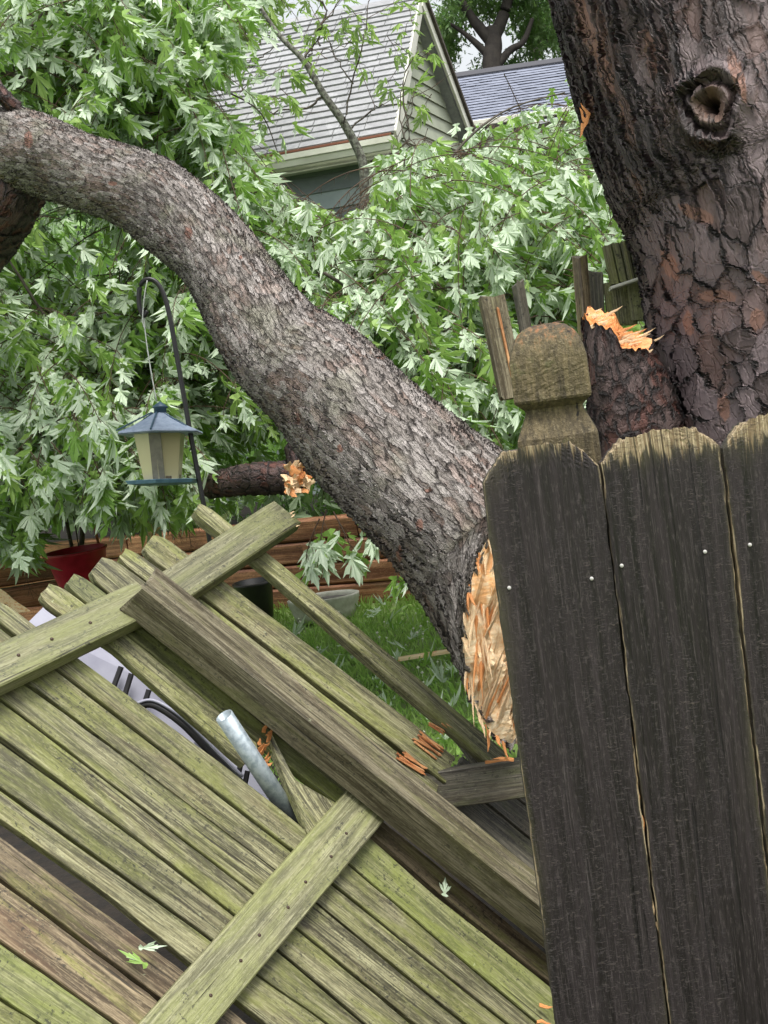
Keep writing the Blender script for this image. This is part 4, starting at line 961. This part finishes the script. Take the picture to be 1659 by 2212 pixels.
# ------------------------------------------------------------------ bird feeder on its hook
FDp = 4.2
sp = empty('shepherd_hook', Vector((P(437, 1080, FDp).x, P(437, 1080, FDp).y, 0)), 'black shepherd hook pole with curved top holding the bird feeder', 'garden hook')
base = sp.location.copy()
pk = [Vector((base.x, base.y, -.2)), P(440, 1090, FDp), P(412, 940, FDp), P(384, 780, FDp), P(368, 690, FDp), P(355, 640, FDp), P(340, 612, FDp), P(322, 603, FDp), P(306, 612, FDp), P(300, 640, FDp), P(303, 668, FDp), P(311, 682, FDp), P(318, 672, FDp)]
tube('pole', [pk[0]]+catmull(pk[1:], 50), .0088, BLACKM, sp, 10)
feed = empty('bird_feeder', P(348, 1050, FDp), 'six sided bird feeder with blue grey roof, amber panes and blue tray', 'bird feeder')
cord = simple('white_cord', (.6, .62, .6), .6, c2=(.45, .47, .45)); 
tube('cord', catmull([P(311, 682, FDp), P(314, 720, FDp), P(324, 790, FDp), P(338, 866, FDp)], 14), .0022, cord, feed, 6)
tube('cord', catmull([P(318, 606, FDp-.008), P(312, 640, FDp-.01), P(308, 690, FDp-.01), P(313, 712, FDp-.01)], 12), .002, cord, feed, 6)
fb = P(352, 1045, FDp); ftop = P(339, 868, FDp); fax = (ftop-fb).normalized(); FH = (ftop-fb).length; u = FH/1.0
mf = frame(fb, RIGHT, fax); mf = Matrix((mf.col[0].xyz, fax.cross(mf.col[0].xyz), fax)).transposed().to_4x4(); mf.translation = fb
BLUE = simple('blue_grey_plastic', (.20, .36, .48), .4, c2=(.13, .25, .36), scale=30); BLUED = simple('dark_blue_plastic', (.05, .10, .15), .4, c2=(.035, .07, .11))
def shingled():
    b = NB('feeder_roof'); tc = b.n('TexCoord').outputs['Object']; z = b.n('SeparateXYZ', {0: tc}).outputs[2]
    wv_ = b.n('TexWave', {'Vector': tc, 'Scale': 60.}, bands_direction='Z', wave_profile='SAW').outputs['Fac']; n = b.noise(tc, 60, 4, .7).outputs['Fac']
    c = b.mix(b.map(b.math('MULTIPLY_ADD', wv_, .4, n), .4, 1.0), (.17, .22, .31), (.32, .38, .48)); b.set(b.b.inputs['Base Color'], c); b.b.inputs['Roughness'].default_value = .4
    b.set(b.b.inputs['Normal'], b.n('Bump', {'Height': wv_, 'Strength': .4, 'Distance': .002}).outputs[0]); return b.m
lathe('roof', [(.152, u*.60), (.156, u*.615), (.152, u*.635), (.105, u*.70), (.055, u*.79), (.024, u*.86), (.02, u*.865)], shingled(), feed, mf, 6, False)
for k in range(6):   # roof ribs
    t = math.pi*2*(k+.5)/6; a_ = mf @ Vector((math.cos(t)*.153, math.sin(t)*.153, u*.633)); b_ = mf @ Vector((math.cos(t)*.022, math.sin(t)*.022, u*.868)); bar('rib', a_, b_, .006, .005, fax, BLUED, feed, .001, 0, 0, 1)
lathe('cap', [(.022, u*.85), (.022, u*.92), (.028, u*.925), (.026, u*.945), (.008, u*.985), (.003, u*1.0)], BLUED, feed, mf, 12)
lathe('tray', [(.09, -.004), (.125, .0), (.136, .012), (.132, .013), (.118, .006), (.08, .006)], BLUE, feed, mf, 6, False)
amb = NB('amber_plastic'); amb.b.inputs['Base Color'].default_value = (.60, .53, .30, 1); amb.b.inputs['Roughness'].default_value = .3; amb.b.inputs['Transmission Weight'].default_value = .25; AMB = amb.m
for k in range(6):
    t0, t1 = math.pi*2*(k+.5)/6, math.pi*2*(k+1.5)/6
    q = []
    for rr_, z in ((.066, .012), (.092, u*.62)):
        for t in (t0, t1): q.append(mf @ Vector((rr_*math.cos(t), rr_*math.sin(t), z)))
    c0, c1, c2, c3 = q; n_ = (c1-c0).cross(c2-c0).normalized()*.002
    vs = [c0, c1, c3, c2]; vs = vs+[v+n_ for v in vs]; o0 = vs[0]
    link('pane', mesh('pane', [v-o0 for v in vs], [(0, 1, 2, 3), (7, 6, 5, 4), (0, 4, 5, 1), (1, 5, 6, 2), (2, 6, 7, 3), (3, 7, 4, 0)]), AMB, feed, Matrix.Translation(o0))
STR = simple('smoky_strip', (.20, .185, .14), .4, c2=(.14, .13, .1), scale=40)
for k in (1, 4):
    t = math.pi*2*(k+.5)/6; a_ = mf @ Vector((math.cos(t)*.0645, math.sin(t)*.0645, .014)); b_ = mf @ Vector((math.cos(t)*.0905, math.sin(t)*.0905, u*.60)); rd_ = (mf.to_3x3() @ Vector((math.cos(t), math.sin(t), 0)))
    bar('corner_strip', a_, b_, .042, .006, rd_, STR, feed, .001, 0, 0, 1)
seedm = simple('bird_seed', (.2, .16, .1), .9, c2=(.09, .07, .05), scale=160, bump=.5)
lathe('seed', [(.06, .008), (.062, .03), (.045, .045), (.024, .06), (.022, u*.6)], seedm, feed, mf, 18)

# ------------------------------------------------------------------ red pot with a small shrub, oval tub
rp = empty('red_pot', P(172, 1255, 6.6), 'dark red plastic flower pot with a bare stemmed shrub at left', 'flower pot')
RED = simple('red_plastic', (.48, .02, .045), .35, c2=(.36, .015, .03)); mpot = Matrix.Translation(P(174, 1256, 6.4)) @ Matrix.Diagonal((1, 1, .8, 1))
pr = mm(66, 6.6)
lathe('pot', [(pr*.66, -.02), (pr*.7, .0), (pr*.84, .12), (pr*.92, .14), (pr*.95, .19), (pr, .2), (pr, .215), (pr*.93, .215), (pr*.90, .17), (.01, .165)], RED, rp, mpot, 36)
soil = lathe('soil', [(pr*.88, .165), (pr*.86, .175), (.02, .185)], SOIL_SHADE, rp, mpot, 24)
stm = [P(172, 1205, 6.6), P(178, 1150, 6.6), P(172, 1080, 6.6), P(168, 990, 6.6), P(178, 930, 6.6)]
tube('stem', stm, [.018, .014, .012, .009, .006], BARK_FAR, rp, 8, 16)
tube('stem', [P(160, 1205, 6.6), P(140, 1100, 6.6), P(135, 980, 6.6), P(120, 880, 6.6)], [.012, .01, .008, .005], BARK_FAR, rp, 8, 14)
tube('cane', [P(216, 1190, 6.55), P(205, 1140, 6.6), P(196, 1100, 6.6)], .008, simple('red_cane', (.4, .12, .06), .6), rp, 6, 8)
ps = empty('pot_stand', P(174, 1268, 6.6)-Vector((0, 0, .2)), 'rough timber block under the red flower pot', 'timber block')
pbm = P(174, 1270, 6.6); hh = max(.1, pbm.z-.03); link('block', box_mesh('block', .3, .26, hh, .01, .006, 3, 2), MW['timber'], ps, Matrix.Translation(pbm-Vector((.15, 0, hh/2+.022))))
tb = empty('oval_tub', PZ(700, 1330, 0), 'shallow oval tub with ribbed white rim against the timber wall', 'tub')
tp = PZ(698, 1288, .15); mt_ = Matrix.Translation(Vector((tp.x, tp.y, 0))) @ Matrix.Diagonal((1, .62, 1, 1)); tz = tp.z; tr = mm(80, 7.8)
TUBW = simple('dirty_white_plastic', (.55, .55, .48), .5, c2=(.38, .37, .3), scale=12)
lathe('tub_wall', [(tr*.82, .0), (tr*.9, tz-.09), (tr*.93, tz-.06), (tr*.96, tz-.055), (tr*.96, tz-.035), (tr*.99, tz-.03), (tr*.99, tz-.008), (tr, tz), (tr*.94, tz+.004), (tr*.9, tz-.02), (tr*.88, tz-.05), (.02, tz-.055)], TUBW, tb, mt_, 48)
lathe('soil', [(tr*.88, tz-.05), (tr*.8, tz-.025), (.02, tz-.02)], simple('grey_potting_soil', (.07, .065, .06), .9, c2=(.16, .15, .14), scale=50, bump=.6), tb, mt_, 32)
bk = empty('black_bucket', PZ(560, 1345, 0), 'black plastic bucket beside the oval tub behind the pickets', 'bucket')
lathe('bucket_wall', [(.10, 0), (.13, .26), (.14, .27), (.14, .285), (.125, .285), (.1, .03)], BLACKM, bk, Matrix.Translation(bk.location), 24)

# ------------------------------------------------------------------ houses
def house1():
    C = P(818, 292, 11.0); zE = C.z
    e = Vector((-math.cos(math.radians(10)), math.sin(math.radians(10)), 0)); gd = Vector((math.sin(math.radians(20)), math.cos(math.radians(20)), 0))
    Wd = 4.15; Ln = 7.; rise = 1.78; Z = Vector((0, 0, 1)); root = empty('garden_house', Vector((C.x, C.y, TERR)), 'cream sided small house with steep grey shingle roof above the foliage', 'house')
    wn1 = -gd  # outward normal of eave wall is toward camera
    nE = Vector((-e.y, e.x, 0)); nE = nE if nE.y < 0 else -nE; nG = Vector((gd.y, -gd.x, 0))
    c0 = C-nE*.22-e*-.0+e*.16; c0 = Vector((c0.x, c0.y, 0))           # wall corner
    # eave wall: wide lapped planks
    zb = TERR-.3; zt = zE-.06
    def prism(name, a, b, h0, h1, nrm, t, mat, tilt=.0):
        vs = [a+Z*h0+nrm*tilt, b+Z*h0+nrm*tilt, b+Z*h1, a+Z*h1]; vs = vs+[v-nrm*t for v in vs]; o0 = vs[0].copy()
        return link(name, mesh(name, [v-o0 for v in vs], [(0, 1, 2, 3), (7, 6, 5, 4), (0, 4, 5, 1), (1, 5, 6, 2), (2, 6, 7, 3), (3, 7, 4, 0)]), mat, root, Matrix.Translation(o0))
    z = zt; k = 0
    while z > zb:
        prism('siding_board', c0+e*.02, c0+e*(Ln-.3), z-.165, z, nE, .03, GREYSID if k in (0, 1, 3, 5) else GREYSID2, .02); z -= .16; k += 1
    # gable wall boards, trimmed by the rakes
    z = zb; ex = .15
    while z < zE+rise:
        x0, x1 = 0., Wd
        if z+.01 > zE-.1:
            f = (z+ex*.5-(zE-.1))/rise; x0, x1 = Wd/2*f, Wd-Wd/2*f
        if x1-x0 > .12: prism('siding_board', c0+gd*x0, c0+gd*x1, z, z+ex+.01, nG, .02, CREAM, .022)
        z += ex
    prism('corner_board', c0-e*.02+nE*.012, c0+e*.10+nE*.012, zb, zt, nE, .02, CREAMTRIM); prism('corner_board', c0+nG*.03, c0+gd*.1+nG*.03, zb, zt, nG, .02, CREAMTRIM)
    # roof: eave line E0 -> ridge
    E0 = Vector((C.x, C.y, zE))-e*.12; Rg = c0+gd*(Wd/2)+Z*(zE+rise); Rg = Vector((Rg.x, Rg.y, zE+rise))-e*.12+nG*0
    up = (Rg-E0); nr = e.cross(up); nr = nr.normalized(); nr = nr if nr.z > 0 else -nr
    base = [E0, E0+e*Ln, Rg+e*Ln, Rg]; vs = base+[v-nr*.12 for v in base]
    link('roof_deck', mesh('roof_deck', vs, [(0, 1, 2, 3), (7, 6, 5, 4), (0, 4, 5, 1), (1, 5, 6, 2), (2, 6, 7, 3), (3, 7, 4, 0)]), CREAMTRIM, root)
    Lr = up.length; nC = int(Lr/.125); V, Fc = [], []; uh = up.normalized(); r = random.Random(2)
    for j in range(nC):     # lapped shingle courses, each cut into tabs
        s0 = j*Lr/nC-.02; s1 = s0+Lr/nC+.05; x = -.03
        while x < Ln:
            wv = r.uniform(.25, .34); jz = r.uniform(0, .004); q = [E0+e*x+uh*(s0+r.uniform(-.006, .004))+nr*(.030+jz), E0+e*(x+wv-.006)+uh*s0+nr*(.030+jz), E0+e*(x+wv-.006)+uh*s1+nr*.008, E0+e*x+uh*s1+nr*.008]
            i = len(V); V += q+[q[0]-nr*.022, q[1]-nr*.022]; Fc += [(i, i+1, i+2, i+3), (i+4, i+5, i+1, i)]; x += wv
    tag(link('shingles', mesh('shingles', V, Fc), SHINGLE, root), kind='stuff')
    # far slope
    F0 = Rg; B0 = c0+gd*(Wd+.25); B0 = Vector((B0.x, B0.y, zE-.2))-e*.12; q = [F0, F0+e*Ln, B0+e*Ln, B0]; n2 = Vector((gd.x, gd.y, .9)).normalized(); vs = q+[v-n2*.1 for v in q]
    link('rear_roof', mesh('rear_roof', vs, [(0, 1, 2, 3), (7, 6, 5, 4), (0, 4, 5, 1), (1, 5, 6, 2), (2, 6, 7, 3), (3, 7, 4, 0)]), SHINGLE, root)
    # rake boards
    o_ = -e*.16
    bar('rake_board', E0-e*.03-nr*.06, Rg-e*.03-nr*.06, .03, .16, nr, CREAMTRIM, root, .005, 0, 0, 1)
    bar('rake_board', Rg-e*.04-Z*.07, B0-e*.04-Z*.07, .03, .16, n2, CREAMTRIM, root, .005, 0, 0, 1)
    bar('roof_edge', Rg-e*.06+Z*.02, B0-e*.06+Z*.02, .06, .05, n2, BARK_FAR, root, .005, 0, 0, 1)
    # gutter and soffit
    g0 = E0+nE*.05-Z*.10
    prof = [(0, .045), (.0, -.045), (.03, -.06), (.085, -.06), (.10, -.01), (.12, .0), (.12, .05), (.11, .05), (.105, .01), (.01, .0), (.01, .045)]
    vs, fs = [], []
    for xx in (-.04, Ln):
        for a, b in prof: vs.append(g0+e*xx+nE*a+Z*b)
    n = len(prof); fs = [(k, (k+1) % n, n+(k+1) % n, n+k) for k in range(n)]+[tuple(range(n)), tuple(range(2*n-1, n-1, -1))]
    link('gutter', mesh('gutter', vs, fs), CREAMTRIM, root)
    bar('drip_edge', E0+nE*.02-Z*.012, E0+e*Ln+nE*.02-Z*.012, .05, .02, Z, simple('rusty_edge', (.18, .07, .04), .8), root, .003, 0, 0, 1)
    prism('fascia', E0-e*0+nE*.0-Z*0, E0+e*Ln, -.2, -.05, nE, .03, CREAMTRIM)
    s0 = E0-Z*.19; q = [s0+nE*.0, s0+e*Ln, s0+e*Ln-nE*.3, s0-nE*.3]; vs = q+[v+Z*.02 for v in q]
    link('soffit', mesh('soffit', vs, [(3, 2, 1, 0), (4, 5, 6, 7), (0, 1, 5, 4), (1, 2, 6, 5), (2, 3, 7, 6), (3, 0, 4, 7)]), CREAMTRIM, root)
house1()
def house2():
    D = 26.; A = P(985, 160, D); B = P(1420, 106, D); Z = Vector((0, 0, 1)); e = (B-A); e.z = 0; e.normalize(); n = Vector((e.y, -e.x, 0)); n = n if n.y < 0 else -n
    root = empty('far_house', Vector((A.x, A.y, TERR)), 'distant house with a blue grey shingle roof beside the standing trunk', 'house')
    A = A-e*2.5; L = 9.; zR = P(1130, 145, D).z; lowz = P(1080, 262, D-1.6).z; run = 2.1; A.z = zR
    up = Vector((0, 0, zR-lowz))-n*run; E0 = A-up; uh = up.normalized(); nr = e.cross(up).normalized(); nr = nr if nr.z > 0 else -nr
    q = [E0, E0+e*L, A+e*L, A]; vs = q+[v-nr*.15 for v in q]; link('roof_deck', mesh('roof_deck', vs, [(0, 1, 2, 3), (7, 6, 5, 4), (0, 4, 5, 1), (1, 5, 6, 2), (2, 6, 7, 3), (3, 7, 4, 0)]), SHINGLE2, root)
    nC = 18; V, Fc = [], []; Lr = up.length; r = random.Random(5)
    for j in range(nC):
        s0 = j*Lr/nC; s1 = s0+Lr/nC+.03; x = 0
        while x < L: wv = r.uniform(.25, .33); z1 = .02+r.uniform(0, .012); i = len(V); V += [E0+e*x+uh*s0+nr*z1, E0+e*(x+wv)+uh*s0+nr*z1, E0+e*(x+wv)+uh*s1+nr*.006, E0+e*x+uh*s1+nr*.006]; Fc.append((i, i+1, i+2, i+3)); x += wv
    tag(link('shingles', mesh('shingles', V, Fc), SHINGLE2, root), kind='stuff')
    bar('ridge_cap', A+nr*.03, A+e*L+nr*.03, .25, .05, nr, simple('dark_ridge', (.06, .06, .07), .8), root, .01, 0, 0, 1)
    bar('gutter', E0+n*.08-Z*.05, E0+e*L+n*.08-Z*.05, .12, .12, Z, CREAMTRIM, root, .01, 0, 0, 1)
    wt = E0-n*.35-Z*.15; z = wt.z
    while z > 0:
        q = [wt+Z*(z-wt.z), wt+e*L+Z*(z-wt.z)]; bar('siding_board', q[0]-Z*.1, q[1]-Z*.1, .04, .19, Z, CREAM, root, .004, 0, 0, 1); z -= .2
    for s in (3.2, 5.6):
        w0 = wt+e*s-Z*.5+n*.04; fr = link('window', box_mesh('window', .9, .06, 1.1, .005), CREAMTRIM, root, frame(w0-Z*.4, e, Z)); link('pane', box_mesh('pane', .74, .03, .94, .003), simple('dark_glass', (.03, .04, .05), .1), fr, frame(w0-Z*.4+e*.08+n*.03, e, Z))
house2()

# ------------------------------------------------------------------ other trees
def tree(name, label, trunk_paths, blobs, leafmat, size, temps, seed, barkm=BARK_FAR, cat='tree'):
    root = empty(name, Vector((P(*trunk_paths[0][0][0]).x, P(*trunk_paths[0][0][0]).y, TERR)), label, cat); r = random.Random(seed); L = []
    for i, (pts, rad) in enumerate(trunk_paths):
        tube('trunk' if i == 0 else 'limb', [P(*p) for p in pts], rad, barkm, root, 10, 18)
    for (x, y, d, rx, ry, rz, n) in blobs:
        c = P(x, y, d); nc = max(4, n//26)
        for k in range(nc):
            v = rv(r)*(r.random()**.35); cc = c+RIGHT*v.x*mm(rx, d)+UP*v.z*mm(ry, d)+FWD*v.y*rz
            for q in range(26):
                p = cc+rv(r)*size*r.uniform(.5, 3.2)*Vector((1, 1, .7)).length*.55; tip = (DOWN*.5+rv(r)).normalized(); nn = (Vector((0, -.2, 1))+rv(r)*.9); nn = (nn-tip*nn.dot(tip)).normalized(); L.append((p, tip, nn, size*r.uniform(.7, 1.2)))
    tag(link('crown', leaves_mesh('crown', L, temps), leafmat, root), kind='stuff'); return root
tree('shade_tree', 'dark distant tree with forked trunk against white sky above the far roof',
     [([(1070, 900, 32), (1068, 500, 32), (1062, 160, 32), (1066, 100, 32), (1062, 60, 32)], [.34, .32, .26, .24, .2]), ([(1062, 90, 32), (1020, 40, 32), (985, -20, 32), (960, -80, 32)], [.18, .13, .1, .08]), ([(1064, 130, 32), (1030, 95, 32), (1000, 70, 32), (970, 50, 32)], [.12, .09, .06, .04]), ([(1068, 150, 32), (1100, 110, 32), (1130, 90, 32), (1150, 40, 32)], [.13, .1, .08, .05]), ([(1062, 90, 32), (1085, 40, 32), (1100, -10, 32), (1120, -80, 32)], [.2, .16, .13, .1])],
     [(970, 60, 33, 45, 60, 1.2, 1000), (1060, -10, 33, 110, 45, 1.5, 2000), (950, 120, 34, 30, 45, 1, 550), (1180, 40, 33, 70, 60, 1.3, 1300), (1110, -60, 32, 150, 60, 1.5, 1600), (1100, 150, 34, 160, 14, 1, 500)], LEAF_D, .17, LT_L, 3, DARKB)
tree('shade_tree', 'second distant tree with slanting trunk just left of the standing trunk, above the far roof',
     [([(1130, 900, 35), (1140, 300, 35), (1150, 160, 35), (1165, 100, 35), (1195, 40, 35)], [.26, .24, .2, .17, .12]), ([(1165, 100, 35), (1220, 80, 35), (1260, 20, 35)], [.1, .08, .06])],
     [(1230, 60, 35, 60, 60, 1.3, 900), (1160, 30, 36, 50, 50, 1, 500)], LEAF_D, .17, LT_L, 4, DARKB)
tree('leafy_tree', 'yellow green leafy tree behind the fallen crown at top left',
     [([(250, 1100, 10.5), (300, 600, 10.5), (330, 250, 10.5), (360, 100, 10.5), (380, -40, 10.5)], [.14, .13, .1, .08, .06]), ([(340, 200, 10.5), (420, 120, 10.5), (520, 30, 10.5), (560, -40, 10.5)], [.06, .04, .03, .02])],
     [(310, 20, 10.5, 170, 80, 1.2, 2600), (440, 20, 10.2, 90, 55, .9, 1200), (120, 60, 10.8, 200, 150, 1.2, 1800), (560, -50, 10.2, 110, 30, .7, 400)], LEAF_Y, .11, LT_L, 6)
# slender lichen-spotted tree in front of the house
r_ = random.Random(77)
sl = empty('slender_tree', Vector((P(800, 460, 7.6).x, P(800, 460, 7.6).y, TERR)), 'slender lichen spotted tree with sparse bright leaves crossing in front of the house', 'tree')
D7 = 7.6
tube('trunk', [P(830, 900, D7), P(800, 600, D7), P(788, 430, D7), P(783, 350, D7), P(745, 270, D7), P(700, 205, D7), P(655, 130, D7), P(605, 78, D7), P(560, 10, D7), P(540, -60, D7)], [.045, .036, .032, .03, .027, .023, .019, .016, .012, .01], BARK_LICHEN, sl, 10, 60)
SB = [([(702, 205, D7), (660, 235, D7), (600, 240, D7), (560, 250, D7)], .009), ([(655, 135, D7), (690, 60, D7), (705, 20, D7), (680, -10, D7), (660, -50, D7)], .010), ([(690, 100, D7), (692, 60, D7), (730, 10, D7), (745, -40, D7)], .007),
      ([(672, 165, D7), (672, 110, D7), (700, 60, D7)], .008), ([(560, 95, D7), (530, 150, D7), (520, 200, D7)], .005), ([(800, 350, 7.3), (880, 300, 7.3), (870, 180, 7.3), (905, 100, 7.3)], .008), ([(745, 270, 7.5), (760, 180, 7.5), (790, 60, 7.5), (800, -20, 7.5)], .007), ([(760, 180, 7.5), (720, 110, 7.5), (705, 80, 7.5)], .005),
      ([(755, 285, D7), (800, 240, D7), (830, 225, D7), (900, 225, D7)], .007), ([(872, 300, 7.2), (885, 250, 7.2), (900, 180, 7.2)], .006), ([(780, 60, 7.5), (740, 100, 7.5), (690, 110, 7.5)], .004), ([(930, 390, 7.1), (880, 310, 7.1), (860, 240, 7.1), (880, 150, 7.1)], .007), ([(530, 150, D7), (600, 95, D7)], .006)]
SL, ST = [], []
for pts, rad in SB:
    C = catmull([P(*p) for p in pts], 16); C = [c+rv(r_)*.012 for c in C]; tube('branch', C, [rad*(1-.6*i/15) for i in range(16)], BARK_FAR, sl, 6)
    for k in range(1):
        c = C[r_.randint(5, 15)]; spray(c, rv(r_), .2, .085, r_, SL, ST, k=2, up=True)
        c2 = C[r_.randint(4, 14)]; d = rv(r_); ST.append(([c2, c2+d*.12+UP*.04, c2+d*.26+UP*.12], [.003, .0022, .001]))
for (x, y) in ((600, 190), (600, 230), (606, 170), (612, 215), (585, 165), (860, 100), (870, 90), (885, 60), (745, 90), (740, 30), (760, 20), (850, 145), (830, 85), (945, 130), (790, 20), (720, 15), (925, 210), (890, 140), (935, 200), (700, 130), (550, 120), (480, 195), (530, 260), (550, 300), (500, 265), (545, 235), (870, 380), (920, 280)):
    for q in range(1): spray(P(x+r_.uniform(-8, 8), y+r_.uniform(-10, 10), 7.3), rv(r_), .10, .085, r_, SL, ST, k=2, up=True)
tag(link('leaves', leaves_mesh('leaves', SL, LT), LEAF_Y, sl), kind='stuff'); tag(link('twigs', twig_mesh('twigs', ST), TWIG, sl), kind='stuff')
# dark hedge behind the crown
hd = []
r_ = random.Random(14)
for k in range(6500):
    p = P(r_.uniform(-250, 1450), r_.uniform(430, 1120), r_.uniform(8.6, 10)); tip = (DOWN+rv(r_)).normalized(); nn = rv(r_); nn = (nn-tip*nn.dot(tip)).normalized(); 
    x, y, d = proj(p)
    if y < 430+.05*x: continue
    hd.append((p, tip, nn, r_.uniform(.12, .18)))
tag(link('hedge', leaves_mesh('hedge', hd, LT_L), LEAF_H), 'dense dark green hedge in the gloom behind the fallen crown', 'hedge', kind='stuff')
print('objects', len(COL.objects))
